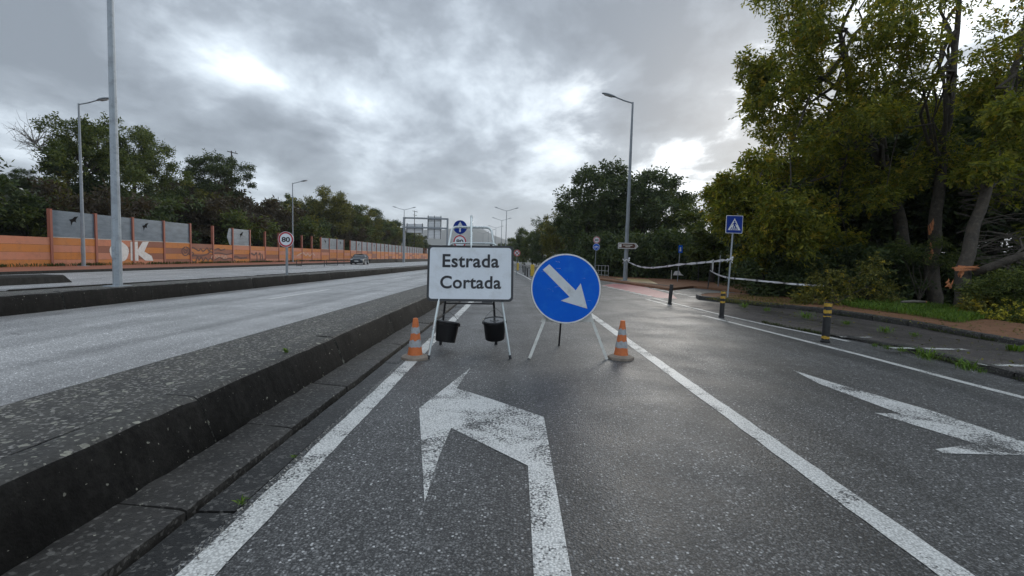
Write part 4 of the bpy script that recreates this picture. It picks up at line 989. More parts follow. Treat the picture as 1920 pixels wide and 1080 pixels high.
# ------------------------------------------------------------------ guard rail at the island's end
t = thing('guard_rail', 'grey steel guard rail running on from the end of the kerbed island', 'guard rail', (-10.4, FM1+.5, 0))
b = NB(); prof = [(0, .42), (.04, .5), (0, .58), (.04, .66), (0, .74)]
A = [b.verts.new((x, 0, z)) for x, z in prof]; B = [b.verts.new((x, 70, z)) for x, z in prof]
for j in range(4): b.faces.new((A[j], A[j+1], B[j+1], B[j]))
obj('beam', b, 'galv', t)
b = NB(); A = [b.verts.new((x, 0, z)) for x, z in prof]; B = [b.verts.new((x+.3, -4.5, z-.55)) for x, z in prof]
for j in range(4): b.faces.new((A[j], A[j+1], B[j+1], B[j]))
obj('ramped_end', b, 'galv', t)
for k in range(18): b = NB(); box(b, (-.04, k*4+.5, .35), (.06, .1, .75)); obj('post', b, 'galv', t)
t = thing('parapet', 'long low dark parapet along the slip road behind the dark car', 'wall', (-22.9, 72, slipz(72)))
for k in range(18): b = NB(); box(b, (.0, 2+k*4, .32+.012*k), (.28, 3.96, .64)); bevel(b, .03, 1); obj('block', b, 'conc_far', t)

# ------------------------------------------------------------------ gantry
gy = 90; gl, gr = PY(757, 488, gy), PY(838, 490, gy); top = PY(757, 407, gy).z
t = thing('sign_gantry', 'grey steel gantry over the slip road with two sign backs', 'gantry', (gl.x, gy, .1)); W_ = gr.x-gl.x; Hg = top-.1
for x in (0, W_): b = NB(); box(b, (x, 0, Hg/2), (.42 if x == 0 else .36, .4, Hg)); bevel(b, .03, 1); obj('column', b, 'pole_grey', t)
for z in (Hg-.15, PY(757, 426, gy).z-.1): b = NB(); box(b, (W_/2, 0, z), (W_-.42, .3, .32)); bevel(b, .03, 1); obj('beam', b, 'pole_grey', t)
def back(x0, x1, z0, z1, nr, nv):
    b = NB(); box(b, ((x0+x1)/2, .35, (z0+z1)/2), (x1-x0, .04, z1-z0)); pn = obj('sign_panel', b, 'sign_back', t)
    for k in range(nr): b = NB(); box(b, ((x0+x1)/2, .31, z0+(z1-z0)*(k+.5)/nr), (x1-x0, .04, .035)); obj('rib', b, 'galv', pn)
    for k in range(nv): b = NB(); box(b, (x0+(x1-x0)*(k+.12)/(nv-.76), .26, (z0+z1)/2), (.09, .09, z1-z0+.3)); obj('upright', b, 'dark_steel', pn)
q = lambda px, py: (PY(px, py, gy).x-gl.x, PY(px, py, gy).z-.1)
(x0, z1), (x1, z0) = q(761, 419), q(793, 436.5); back(x0, x1, z0, z1, 6, 3)
(x0, z1), (x1, z0) = q(801, 405), q(827, 447); back(x0, x1, z0, z1, 14, 3)

# ------------------------------------------------------------------ utility poles
def upole(label, px, py, y, h, x=None):
    p = PY(px, py, y); t = thing('utility_pole', label, 'utility pole', (p.x, y, p.z-h)); b = NB(); tube(b, [(0, 0, 0), (0, 0, h)], [.16, .09], 8); obj('pole', b, 'bark_dark', t)
    for z, w in ((h-.25, 1.7), (h-1.5, 1.3)): b = NB(); box(b, (.15, 0, z), (w, .12, .12), Matrix.Rotation(R(12), 3, 'Y')); obj('crossarm', b, 'bark_dark', t); b = NB(); lathe(b, [(.05, 0), (.06, .1), (.03, .22)], 8, (w*.4, 0, z)); obj('insulator', b, 'bark_dark', t)
upole('dark utility pole with crossarms rising above the dense tree behind the barrier', 434, 283, 75, 14)
upole('dark utility pole rising behind the sign gantry', 777.5, 395, 150, 18)

# ------------------------------------------------------------------ car
def car(label, loc, rz):
    t = thing('car', label, 'car', loc, (0, 0, rz)); L, Wd = 4.55, 1.82
    # sections along the length (x forward = -Y towards the camera): y, half width, lower z, waist z
    secs = [(-2.27, .70, .32, .62), (-2.2, .80, .24, .70), (-1.9, .88, .20, .80), (-1.2, .91, .18, .90), (-.6, .91, .18, .95), (.6, .91, .18, .97), (1.5, .90, .20, .99), (2.05, .85, .24, .98), (2.22, .76, .34, .90)]
    b = NB(); rows = []
    for y, hw, z0, z1 in secs:
        pr_ = [(-hw*.9, z0), (-hw, z0+.12), (-hw*1.0, (z0+z1)/2), (-hw*.95, z1-.06), (-hw*.82, z1), (0, z1+.03), (hw*.82, z1), (hw*.95, z1-.06), (hw, (z0+z1)/2), (hw, z0+.12), (hw*.9, z0)]
        rows.append([b.verts.new((x, y, z)) for x, z in pr_])
    for A, B in zip(rows, rows[1:]):
        for k in range(len(A)): b.faces.new((A[k], A[(k+1) % len(A)], B[(k+1) % len(A)], B[k]))
    b.faces.new(rows[0]); b.faces.new(rows[-1]); body = obj('body', b, 'car_paint', t, True)
    gs = [(-.95, .76, .93, .93), (-.15, .66, .95, 1.36), (.6, .65, .96, 1.41), (1.3, .66, .97, 1.33), (2.0, .72, .97, .98)]
    b = NB(); rows = []
    for y, hw, z0, z1 in gs: rows.append([b.verts.new(v) for v in ((-.80, y, z0), (-hw, y, z1), (0, y, z1+.02), (hw, y, z1), (.80, y, z0))])
    for A, B in zip(rows, rows[1:]):
        for k in range(4): b.faces.new((A[k], A[k+1], B[k+1], B[k]))
    obj('cabin', b, 'car_glass', t, True)
    b = NB(); rows = []
    for y, hw, z1 in ((-.2, .64, 1.37), (.6, .64, 1.43), (1.32, .64, 1.345)): rows.append([b.verts.new(v) for v in ((-hw, y, z1-.02), (0, y, z1+.015), (hw, y, z1-.02))])
    for A, B in zip(rows, rows[1:]):
        for k in range(2): b.faces.new((A[k], A[k+1], B[k+1], B[k]))
    obj('roof', b, 'car_paint', t, True)
    for s in (-1, 1):
        for a, c2 in (((s*.79, -.9, .95), (s*.65, -.17, 1.37)), ((s*.79, 1.95, .98), (s*.65, 1.31, 1.34)), ((s*.81, .5, .97), (s*.66, .5, 1.40))):
            b = NB(); tube(b, [a, c2], .035, 6); obj('pillar', b, 'car_paint', t)
        for y in (-1.4, 1.35):
            b = NB(); lathe(b, [(.2, -.1), (.31, -.1), (.33, -.06), (.33, .06), (.31, .1), (.2, .1)], 20); bmesh.ops.transform(b, matrix=Matrix.Translation((s*.82, y, .33)) @ Matrix.Rotation(R(90), 4, 'Y'), verts=b.verts); w = obj('tyre', b, 'tyre', t)
            b = NB(); lathe(b, [(.03, -.02), (.21, -.03), (.21, .03), (.03, .02)], 16); bmesh.ops.transform(b, matrix=Matrix.Translation((s*.91, y, .33)) @ Matrix.Rotation(R(90), 4, 'Y'), verts=b.verts); obj('rim', b, 'rim_alloy', w)
        b = NB(); box(b, (s*.62, -2.2, .66), (.36, .12, .13), Matrix.Rotation(R(-s*14), 3, 'Z')); bevel(b, .03, 1); obj('headlight', b, 'lamp_glass', t)
        b = NB(); box(b, (s*.93, -.72, .98), (.18, .1, .12)); bevel(b, .03, 1); obj('mirror', b, 'car_paint', t)
    b = NB(); box(b, (0, -2.285, .5), (1.0, .04, .26)); bevel(b, .015, 1); obj('grille', b, 'car_dark', t)
    b = NB(); box(b, (0, -2.24, .27), (1.4, .08, .12)); bevel(b, .015, 1); obj('bumper_intake', b, 'car_dark', t)
    b = NB(); box(b, (0, -2.312, .47), (.5, .012, .11)); obj('number_plate', b, 'white_trim', t)
    return t
cp = G(679, 497.6); car('dark grey saloon car driving along the slip road', Vector((-21.0, 62, slipz(62))), R(8))

# ------------------------------------------------------------------ buildings
bx0, bx1 = PY(1308, 500, 62), PY(1408, 500, 62); zt = PY(1365, 451, 62).z
t = thing('hall_building', 'dark glazed hall with shallow arched roof seen between the trees', 'building', ((bx0.x+bx1.x)/2, 62, 0)); w = bx1.x-bx0.x
arc_ = [(w*(-.55+1.1*k/14), zt-1.0*(2*(k/14)-1)**2) for k in range(15)]
b = NB(); prism(b, [(-w*.55, 0)]+arc_+[(w*.55, 0)], XZ(0), (0, 14, 0)); wl_ = obj('wall', b, 'building_dark', t)
b = NB(); pts = arc_+[(x, z+.25) for x, z in arc_[::-1]]; prism(b, pts, XZ(-.4), (0, 14.8, 0)); obj('roof', b, 'building_roof', t)
for k in range(1, 10): x = w*(-.55+.11*k); b = NB(); box(b, (x, -.06, zt/2-.5), (.12, .1, zt-1.0)); obj('mullion', b, 'pole_grey', wl_)
for z in (zt*.55, zt*.78): b = NB(); box(b, (0, -.05, z), (w*1.08, .06, .1)); obj('transom', b, 'pole_grey', wl_)
hp = PY(8, 358, 95); t = thing('house', 'white house with tiled roof half hidden on the wooded hill', 'house', (hp.x-2, 95, hp.z-3.2))
b = NB(); box(b, (0, 0, 1.6), (9, 7, 3.2)); obj('wall', b, 'house_white', t)
b = NB(); prism(b, [(-5, 3.2), (5, 3.2), (0, 5.0)], XZ(-3.8), (0, 7.6, 0)); obj('roof', b, 'house_white', t)
for x in (-2.5, 0, 2.5): b = NB(); box(b, (x, -3.52, 1.7), (1.1, .06, 1.3)); obj('window', b, 'car_glass', t)
ba = PY(1262, 516, 32); t = thing('white_board', 'white triangular sheet lying against the dark hedge', 'sheet', (ba.x, 32, ba.z))
b = NB(); prism(b, [(0, 0), (.75, 0), (.55, .12), (.42, .33), (.12, .28)], XZ(0), (0, .03, 0)); obj('sheet', b, 'white_trim', t); b = NB(); tube(b, [(-.1, .05, -.3), (-.1, .05, .35)], .02, 6); obj('stake', b, 'leg_white', t)

# ------------------------------------------------------------------ vegetation
def unit(v): return v/np.maximum(np.linalg.norm(v, axis=-1, keepdims=True), 1e-9)
def sprays(rng, C, rad, per, K, size, aspect=2.4, flat_=.75, droop=.25, origin=None, out=.8, spread=1.0, slen=2.6):
    """leaf faces set along small twigs that fill clumps at C with radii rad"""
    n = len(C)*per; c = np.repeat(C, per, 0); r = np.repeat(rad, per)[:, None]
    d = unit(rng.normal(size=(n, 3))); q = rng.random((n, 1))**.45
    p = c + d*q*r*np.array([1, 1, flat_])
    o = c if origin is None else np.broadcast_to(origin, c.shape)
    t = unit(unit(p-o)*out + rng.normal(size=(n, 3))*.55*spread + np.array([0, 0, -droop]))
    sl = size*slen*rng.uniform(.6, 1.3, (n, 1))
    side = unit(np.cross(t, unit(rng.normal(size=(n, 3))+np.array([0, 0, 1.5]))))
    up = np.cross(side, t)
    u = (np.arange(K)+.5)/K
    base = p[:, None, :] + t[:, None, :]*(u[None, :, None]-.3)*sl[:, None, :]
    sg = np.where(np.arange(K) % 2 == 0, 1.0, -1.0)[None, :, None]
    a = unit(t[:, None, :]*.7 + side[:, None, :]*sg*.9 + rng.normal(size=(n, K, 3))*.35 + np.array([0, 0, -droop*.6]))
    w = unit(np.cross(a, up[:, None, :]+rng.normal(size=(n, K, 3))*.45))
    s = size*rng.uniform(.65, 1.25, (n, K, 1))
    c0 = base; c2 = base+a*s; c1 = base+a*s*.45+w*s/aspect*.5; c3 = base+a*s*.45-w*s/aspect*.5
    return np.stack([c0, c1, c2, c3], 2).reshape(-1, 3)
def lumpy(rng, dirs, amp=.28):
    out = np.ones(len(dirs))
    for _ in range(6):
        a = unit(rng.normal(size=3)); f = rng.uniform(2, 5); out += amp/2.2*np.sin(f*(dirs@a)*2+rng.uniform(0, 6.28))
    return out
def crown_clumps(rng, n, center, radii, cr=.2, inner=.35, low=-.55):
    d = unit(rng.normal(size=(n*3, 3))); d = d[d[:, 2] > low][:n]
    q = inner+(1-inner)*rng.random(len(d))**.6
    C = np.array(center)+d*np.array(radii)*(q*lumpy(rng, d))[:, None]
    r = np.mean(radii)*cr*rng.uniform(.6, 1.35, len(d))
    return C, r
def limbs(b, rng, base, fork, targets, r0, n=5, kink=.12):
    base, fork = Vector(base), Vector(fork)
    for T in targets:
        T = Vector(T); s = fork.lerp(base, rng.uniform(0, .45)); L = (T-s).length; pts = []
        for k in range(n+1):
            u = k/n; p = s.lerp(T, u)+Vector((0, 0, L*.10*math.sin(math.pi*u)))+Vector(rng.normal(size=3)*L*kink*.35*math.sin(math.pi*u)); pts.append(p)
        tube(b, pts, [r0*(1-.88*k/n) for k in range(n+1)], 5, False)
def tree_template(seed, H, rx, ry, rz, zc, leaf='leaf_dark', n=46, per=34, K=6, size=.34, trunk_r=.22, lean=(0, 0), bark='bark_dark', droop=.2, nl=14, low=-.6, cr=.22):
    rng = np.random.default_rng(seed)
    C, r = crown_clumps(rng, n, (lean[0], lean[1], zc), (rx, ry, rz), cr, .3, low)
    V = sprays(rng, C, r, per, K, size, droop=droop, origin=np.array([lean[0]*.5, lean[1]*.5, zc-rz*.4]))
    crown = arrays_mesh('crown', V); crown.materials.append(M(leaf))
    b = NB(); fork = (lean[0]*.55, lean[1]*.55, zc-rz*.25)
    tube(b, [(0, 0, -.6), (lean[0]*.1, lean[1]*.1, zc*.2), (lean[0]*.3+.1, lean[1]*.3, (zc-rz*.25)*.6), fork, (lean[0], lean[1], zc+rz*.45)], [trunk_r*1.25, trunk_r, trunk_r*.85, trunk_r*.65, trunk_r*.2], 8)
    idx = rng.permutation(len(C))[:nl]; limbs(b, rng, (0, 0, (zc-rz)*.6), fork, C[idx], trunk_r*.42)
    tm = bpy.data.meshes.new('trunk'); b.to_mesh(tm); b.free(); tm.materials.append(M(bark))
    return tm, crown
def plant_tree(tmpl, label, loc, rz=0, s=(1, 1, 1), group=None, name='tree', cat='tree'):
    t = thing(name, label, cat, loc, (0, 0, rz), group); t.scale = s
    for nm, me in zip(('trunk', 'crown'), tmpl):
        o = bpy.data.objects.new(nm, me); COL.objects.link(o); o.parent = t
    return t
T_round = tree_template(1, 13, 5.8, 5.2, 4.6, 8.6, 'leaf_mid', 62, 46, 6, .42, .3)
T_tall = tree_template(2, 13, 4.6, 4.4, 5.6, 7.6, 'leaf_dark', 62, 46, 6, .40, .28)
T_olive = tree_template(3, 12, 5.4, 5.0, 5.2, 6.8, 'leaf_olive', 62, 46, 6, .42, .25, low=-.8)
T_dark = tree_template(4, 11, 5.2, 4.8, 5.0, 6.2, 'leaf_dark', 64, 46, 6, .42, .25, low=-.9)
T_slim = tree_template(5, 11, 2.2, 2.2, 5.0, 6.5, 'leaf_mid', 36, 40, 6, .40, .18, low=-.8)
T_pine = tree_template(6, 11, 4.2, 4.0, 5.2, 6.4, 'leaf_mid', 52, 44, 6, .44, .2, low=-.85)
def shrub_template(seed, leaf, rx=1.6, rz=1.2, n=16, per=34, K=6, size=.22, bark='bark_dark'):
    rng = np.random.default_rng(seed); C, r = crown_clumps(rng, n, (0, 0, rz*.75), (rx, rx, rz), .3, .3, -.7)
    V = sprays(rng, C, r, per, K, size, origin=np.array([0, 0, 0.0])); crown = arrays_mesh('foliage', V); crown.materials.append(M(leaf))
    b = NB(); limbs(b, rng, (0, 0, -.2), (0, 0, .1), C[:8], .05)
    tm = bpy.data.meshes.new('stem'); b.to_mesh(tm); b.free(); tm.materials.append(M(bark)); return tm, crown
S_dark = shrub_template(20, 'leaf_dark'); S_mid = shrub_template(21, 'leaf_mid'); S_brown = shrub_template(22, 'leaf_brown'); S_olive = shrub_template(23, 'leaf_olive')

# left, beyond the barrier
def ltree(tm, label, px, top_py, x, H, group=None, sx=1.0, rz=0.0, name='tree'):
    """tree whose crown top shows at photo pixel (px, top_py), standing on the hillside at x"""
    y = PX(px, 480, x).y; top_ = PY(px, top_py, y).z; gz = hillz(x, y)-.2
    s = (top_-gz)/H; return plant_tree(tm, label, (x, y, gz), rz, (s*sx, s*sx, s), group, name)
ltree(T_round, 'broad green tree spreading above the first barrier panes', 165, 222, -39, 13.6, sx=.92, rz=.4)
ltree(T_round, 'rounded tree with a yellowish crown touching the broad tree behind the pole', 255, 238, -41, 13.6, sx=.85, rz=2.0)
ltree(T_tall, 'dense dark tree standing alone behind the barrier where panes are missing', 405, 288, -42, 13.4, sx=1.12, rz=1.1)
grp = 'trees in the long row beyond the barrier'; lab_l = 'tree in the long row beyond the noise barrier'
ltree(T_slim, 'slim pale tree behind the 80 sign lamp', 543, 362, -47, 11.7, sx=1.1, rz=.5)
ltree(T_slim, 'small loose-crowned tree next to the dense dark tree', 508, 370, -44, 11.7, sx=1.6, rz=2.5)
ltree(T_olive, 'large olive-green tree that starts the long row beyond the barrier', 622, 357, -37, 12.2, sx=1.08, rz=1.4)
for i, (px, ty, x) in enumerate([(578, 372, -44), (590, 385, -40), (655, 378, -38), (676, 390, -36), (697, 402, -37), (716, 410, -36), (733, 416, -37), (748, 421, -36), (763, 428, -36), (776, 436, -36), (787, 446, -35), (796, 455, -34)]):
    ltree((T_olive, T_dark, T_pine)[i % 3], lab_l, px, ty, x, (12.2, 11.4, 11.8)[i % 3], grp, sx=1.0+.1*(i % 3), rz=i*1.3)
ltree(T_dark, 'dark low tree at the foot of the broad tree left of the first red post', 40, 322, -50, 11.4, sx=1.3, rz=.9)
for i, (px, ty, x) in enumerate([(5, 330, -60), (60, 345, -64), (105, 335, -58), (330, 345, -66), (300, 352, -62), (490, 398, -50), (465, 405, -46)]):
    ltree(T_dark, 'dark wood tree high on the hillside behind the broad tree', px, ty, x, 11.4, 'hillside wood trees', 1.25, i*.8)
# bare leaning tree
bt = PY(120, 330, 43); gz = hillz(bt.x, 43)-.2
t = thing('bare_tree', 'leafless grey tree leaning away from the broad tree', 'tree', (bt.x, 43, gz)); rng = np.random.default_rng(31)
b = NB(); tw = NB(); fork = Vector((-1.4, 0, 7.2-0)); top_ = PY(60, 262, 43)-Vector((bt.x, 43, gz))
tube(b, [(0.8, 0, -.5), (0.2, 0, 3.0), fork*.75, top_*.85], [.2, .16, .12, .05], 7)
for k in range(46):
    s_ = Vector((0.2, 0, 3.0)).lerp(top_, rng.uniform(.25, .95)); d = Vector((rng.normal()*.9-.35, rng.normal()*.8, abs(rng.normal())*.7+.15)).normalized()*rng.uniform(1.2, 3.0)
    m_ = s_+d*.5+Vector(rng.normal(size=3)*.2); tube(tw, [s_, m_, s_+d], [.045, .03, .012], 4, False)
    for _ in range(4):
        q_ = s_.lerp(s_+d, rng.uniform(.3, 1)); e = Vector(rng.normal(size=3)*.5)+d*.25; tube(tw, [q_, q_+e*.5+Vector(rng.normal(size=3)*.08), q_+e], [.02, .015, .007], 3, False)
obj('trunk', b, 'bark_grey', t); obj('twigs', tw, 'bark_grey', t)
# shrubs on the slope
rng = np.random.default_rng(77); sh = [S_dark, S_mid, S_brown, S_brown, S_olive]
shl = {0: 'dark green shrub on the slope behind the barrier', 1: 'fresh green shrub on the slope behind the barrier', 2: 'brown dry bramble on the slope behind the barrier', 3: 'brown dry bramble on the slope behind the barrier', 4: 'yellowish shrub on the slope behind the barrier'}
for k in range(120):
    y = rng.uniform(20, 120); x = -30.5-abs(rng.normal())*9-rng.random()*3; j = int(rng.integers(0, 5)); j = 0 if (y < 30 and rng.random() < .6) else j
    s = rng.uniform(.7, 1.7)*(1+.006*y)
    plant_tree(sh[j], shl[j], (x, y, hillz(x, y)-.15), rng.uniform(0, 6.28), (s, s, s*rng.uniform(.8, 1.2)), 'shrubs on the slope', 'shrub', 'shrub')

# right, mid distance
def rtree(tm, label, px, top_py, y, H, group=None, sx=1.0, rz=0.0, gz=0.0):
    top_ = PY(px, top_py, y); s = (top_.z-gz)/H; return plant_tree(tm, label, (top_.x, y, gz), rz, (s*sx, s*sx, s), group)
rtree(T_dark, 'wide dark tree behind the 30 speed sign', 1098, 338, 60, 11.4, sx=.95, rz=.3)
rtree(T_tall, 'tallest dark tree of the clump behind the lamp with the brown sign', 1212, 315, 57, 13.4, sx=1.15, rz=1.9)
rtree(T_dark, 'dark tree filling the middle of the clump behind the lamp with the brown sign', 1158, 332, 62, 11.4, sx=1.05, rz=2.9)
rtree(T_pine, 'feathery tree at the end of the clump beside the dark hall', 1268, 352, 55, 11.8, sx=.95, rz=.2)
rtree(T_olive, 'yellow-green tree at the start of the clump facing the far road', 1046, 405, 72, 12.2, sx=.8, rz=2.2)
labr = 'dark tree in the far row along the road end'
for i, (px, ty, y) in enumerate([(1018, 425, 85), (1000, 430, 100), (985, 436, 118), (972, 444, 140), (960, 452, 165), (948, 457, 190), (938, 460, 220), (925, 463, 250), (905, 465, 290), (880, 466, 320), (1060, 400, 90), (1110, 380, 95)]):
    rtree((T_dark, T_pine)[i % 2], labr, px, ty, y, (11.4, 11.8)[i % 2], 'far row of trees', 1.0, i*1.1)
rtree(T_slim, 'light bushy sapling at the side road behind the crossing sign', 1345, 362, 33, 11.7, sx=1.5, rz=.6)
# hedge under the clump
rng = np.random.default_rng(9)
for k in range(26):
    px = 1120+k*15; y = 41-(px-1120)*.028+rng.uniform(-1, 1); p = PY(px, 510, y); s = rng.uniform(1.2, 1.7)
    plant_tree(S_dark, 'dark hedge shrub behind the tape and the side road', (p.x, y+3, -.1), k*1.7, (s, s, s*1.15), 'hedge shrubs', 'shrub', 'shrub')

# the acacias by the footpath
def acacia(label, base, trunk_pts, trunk_r, clumps, seed, per=120, K=9, size=.155, blossom=.16, leaf='leaf_acacia', origin=None, nl=26):
    rng = np.random.default_rng(seed); t = thing('acacia_tree', label, 'tree', base, group=None); Bv = Vector(base)
    b = NB(); P = [Vector(p)-Bv for p in trunk_pts]
    S = []
    for i in range(len(P)-1):
        for u in (0, .33, .66): S.append(P[i].lerp(P[i+1], u)+Vector((*(rng.normal(size=2)*.025), 0)))
    S.append(P[-1]); tube(b, S, [trunk_r*(1.12-.85*k/(len(S)-1)) for k in range(len(S))], 12)
    C = np.array([np.array(c[:3])-np.array(base) for c in clumps]); r = np.array([c[3] for c in clumps])
    idx = rng.permutation(len(C))[:nl]
    for i_ in idx:
        k = int(len(S)*rng.uniform(.45, .98)); limbs(b, rng, S[min(k, len(S)-1)], S[min(k, len(S)-1)], [C[i_]], trunk_r*.28, 6, .16)
    obj('trunk', b, 'bark', t, 'all')
    og = np.array(P[-1])-np.array([0, 0, 1.5])
    V = sprays(rng, C, r, per, K, size, 2.6, .8, .35, None, .6); me = arrays_mesh('crown', V); obj('crown', me, leaf, t)
    nb = max(1, int(per*blossom)); V = sprays(rng, C, r*1.04, nb, 8, size*.62, 1.5, .8, .25, None, .7, slen=2.0); obj('blossom', arrays_mesh('blossom', V), 'blossom', t)
    return t
def clump_px(lst, rng, jit=.5):
    """(pixel x, pixel y, radius in pixels, distance) -> crown clumps, a few at each place"""
    out = []
    for px, py, pr_, y in lst:
        for _ in range(3):
            yy = y+rng.normal()*1.0; p = PY(px+rng.normal()*pr_*jit, py+rng.normal()*pr_*jit, yy); out.append((p.x, p.y, p.z, pr_*yy/FPX*rng.uniform(.55, .85)))
    return out
rng = np.random.default_rng(55)
A1 = [(1470, 130, 45, 15), (1430, 200, 40, 15), (1450, 270, 50, 14.5), (1420, 330, 35, 15), (1500, 210, 55, 14.5), (1550, 150, 60, 14.5), (1520, 300, 60, 14), (1460, 390, 55, 14.5), (1400, 400, 40, 15.5), (1370, 380, 30, 16),
      (1440, 460, 50, 15), (1390, 450, 35, 16), (1520, 400, 60, 14.5), (1590, 240, 60, 15), (1600, 340, 55, 15.5), (1570, 440, 45, 15.5), (1490, 460, 40, 15), (1540, 60, 60, 14.5), (1620, 110, 60, 15), (1500, 20, 50, 15), (1600, -30, 70, 15), (1460, -60, 70, 15), (1550, -120, 90, 15), (1660, -90, 90, 16), (1380, 350, 25, 16), (1350, 365, 18, 16.5), (1420, 150, 25, 15.5)]
A2 = [(1680, 60, 60, 15.5), (1700, 150, 60, 16), (1660, 240, 55, 16.5), (1740, 220, 55, 17), (1760, -20, 80, 16), (1800, -110, 100, 16.5), (1740, 330, 45, 18), (1660, 360, 45, 18), (1690, -60, 70, 15.5), (1720, 100, 50, 16)]
A3 = [(1880, 170, 60, 15.5), (1850, 250, 60, 16.5), (1930, 260, 70, 15.5), (1950, 130, 80, 15), (1990, 0, 90, 15), (1890, 330, 50, 17), (1800, 290, 50, 17.5), (1960, 360, 60, 16), (2060, 200, 110, 15), (1840, 160, 35, 16.5), (1895, 200, 40, 13.2), (1885, 250, 35, 13.4), (1860, 300, 32, 13.6)]
A1 = [(a, c, d, e+4.6) for a, c, d, e in A1]; A2 = [(a, c, d, e+1.2) for a, c, d, e in A2]
def zb(px, py): return G(px, py, .15)
b1 = zb(1697, 556); q = lambda px, py, y: PY(px, py, y)
b2_ = zb(1752, 566); b3_ = zb(1800, 582)
acacia('flowering acacia with the widest crown, its trunk nearest the dirt path bend', b1, [b1-Vector((0, 0, .3)), q(1697, 500, b1.y), q(1690, 420, b1.y+.1), q(1668, 350, b1.y), q(1640, 280, b1.y-.3), q(1600, 180, b1.y-.6), q(1575, 60, b1.y-.8)], .30, clump_px(A1, rng), 101, per=88, size=.2)
acacia('acacia with a straight trunk whose bark is torn down to bare orange wood', b2_, [b2_-Vector((0, 0, .3)), q(1748, 510, b2_.y), q(1752, 430, b2_.y+.1), q(1764, 330, b2_.y+.2), q(1775, 230, b2_.y+.2), q(1790, 100, b2_.y+.2), q(1800, -40, b2_.y)], .25, clump_px(A2, rng), 102, per=80, nl=14)
t3 = acacia('acacia with a leaning trunk snapped open, its torn limb hanging to the ground', b3_, [b3_-Vector((0, 0, .3)), q(1805, 530, b3_.y), q(1822, 450, b3_.y+.3), q(1848, 360, b3_.y+.5), q(1880, 230, b3_.y+.6), q(1910, 100, b3_.y+.6), q(1940, -40, b3_.y+.6)], .2, clump_px(A3, rng), 103, per=80, nl=14)
# torn wood on the trunks
def splinters(parent, org, pts, n, L, seed, d0):
    rk = np.random.default_rng(seed); b = NB(); O4 = Vector(parent.location)
    for _ in range(n):
        p = Vector(pts[0]).lerp(Vector(pts[1]), rk.random())+Vector(rk.normal(size=3)*.025); d = (Vector(d0)+Vector(rk.normal(size=3)*.16)).normalized()*L*rk.uniform(.4, 1.1)
        tube(b, [p-O4, p-O4+d*.6+Vector(rk.normal(size=3)*.02), p-O4+d], [.028, .022, .004], 4)
    obj('torn_wood', b, 'split_wood', parent)
yb2 = b2_.y-.24; yb3 = b3_.y-.22
tr2 = [o for o in bpy.data.objects if o.name.startswith('acacia_tree')]
t2 = [o for o in tr2 if 'straight trunk' in o['label']][0]
splinters(t2, None, (q(1745, 445, yb2), q(1747, 425, yb2)), 8, .45, 5, (0, -.1, 1)); splinters(t2, None, (q(1742, 488, yb2), q(1745, 465, yb2)), 7, .3, 6, (-.05, -.1, 1))
splinters(t3, None, (q(1786, 506, yb3), q(1800, 500, yb3)), 20, .62, 7, (1, -.1, .05)); splinters(t3, None, (q(1808, 500, yb3), q(1803, 512, yb3)), 8, .35, 8, (-.35, -.1, -1)); splinters(t3, None, (q(1778, 532, yb3), q(1776, 540, yb3)), 5, .25, 9, (.3, 0, 1))
# fallen limb
t = thing('fallen_limb', 'thick torn limb lying out from the snapped acacia trunk', 'branch', q(1830, 510, yb3)); O4 = Vector(t.location)
b = NB(); tube(b, [p-O4 for p in (q(1826, 512, yb3), q(1860, 500, yb3-.3), q(1900, 485, yb3-.6), q(1960, 468, yb3-1.0), q(2050, 450, yb3-1.4))], [.12, .13, .12, .11, .07], 9)
rng = np.random.default_rng(66)
limbs(b, rng, (0, 0, 0), q(1900, 485, yb3-.6)-O4, [Vector(v) for v in (q(1930, 540, yb3-1)-O4, q(1960, 520, yb3-1.2)-O4, q(1990, 430, yb3)-O4, q(1880, 540, yb3-.5)-O4)], .04)
obj('wood', b, 'bark', t, 'all')
C = [(1905, 545, 30), (1870, 560, 28), (1925, 520, 25), (1880, 525, 18), (1955, 560, 40), (1840, 545, 22)]
CC = np.array([np.array(q(a, c, yb3-.9+rng.normal()*.3)-O4) for a, c, _ in C for _ in range(2)]); rad = np.array([r_*(yb3-.9)/FPX for *_, r_ in C for _ in range(2)])
obj('foliage', arrays_mesh('foliage', sprays(rng, CC, rad, 70, 10, .13, 3.2, .7, .35, None, .7)), 'leaf_mid', t)
# bare dead twigs behind the trunks
rng = np.random.default_rng(67)
t = thing('dead_branches', 'tangle of thin bare grey branches behind the snapped acacia', 'branch', (q(1850, 500, b3_.y+1.6))); O4 = Vector(t.location); b = NB()
for k in range(60):
    s_ = q(1830+rng.uniform(-40, 30), rng.uniform(330, 500), b3_.y+.8+rng.random()*1.5)-O4; d = Vector((rng.uniform(.8, 2.4), rng.normal()*.5, rng.uniform(-.5, .6))); e = s_+d
    m_ = s_.lerp(e, .5)+Vector((0, 0, rng.uniform(-.05, .25))); tube(b, [s_, m_, e], [.022, .016, .006], 4, False)
    for _ in range(3):
        u = s_.lerp(e, rng.uniform(.3, 1)); v = u+Vector((rng.uniform(.1, .5), rng.normal()*.2, rng.uniform(-.35, .35))); tube(b, [u, v], [.01, .004], 3, False)
obj('twigs', b, 'bark', t)
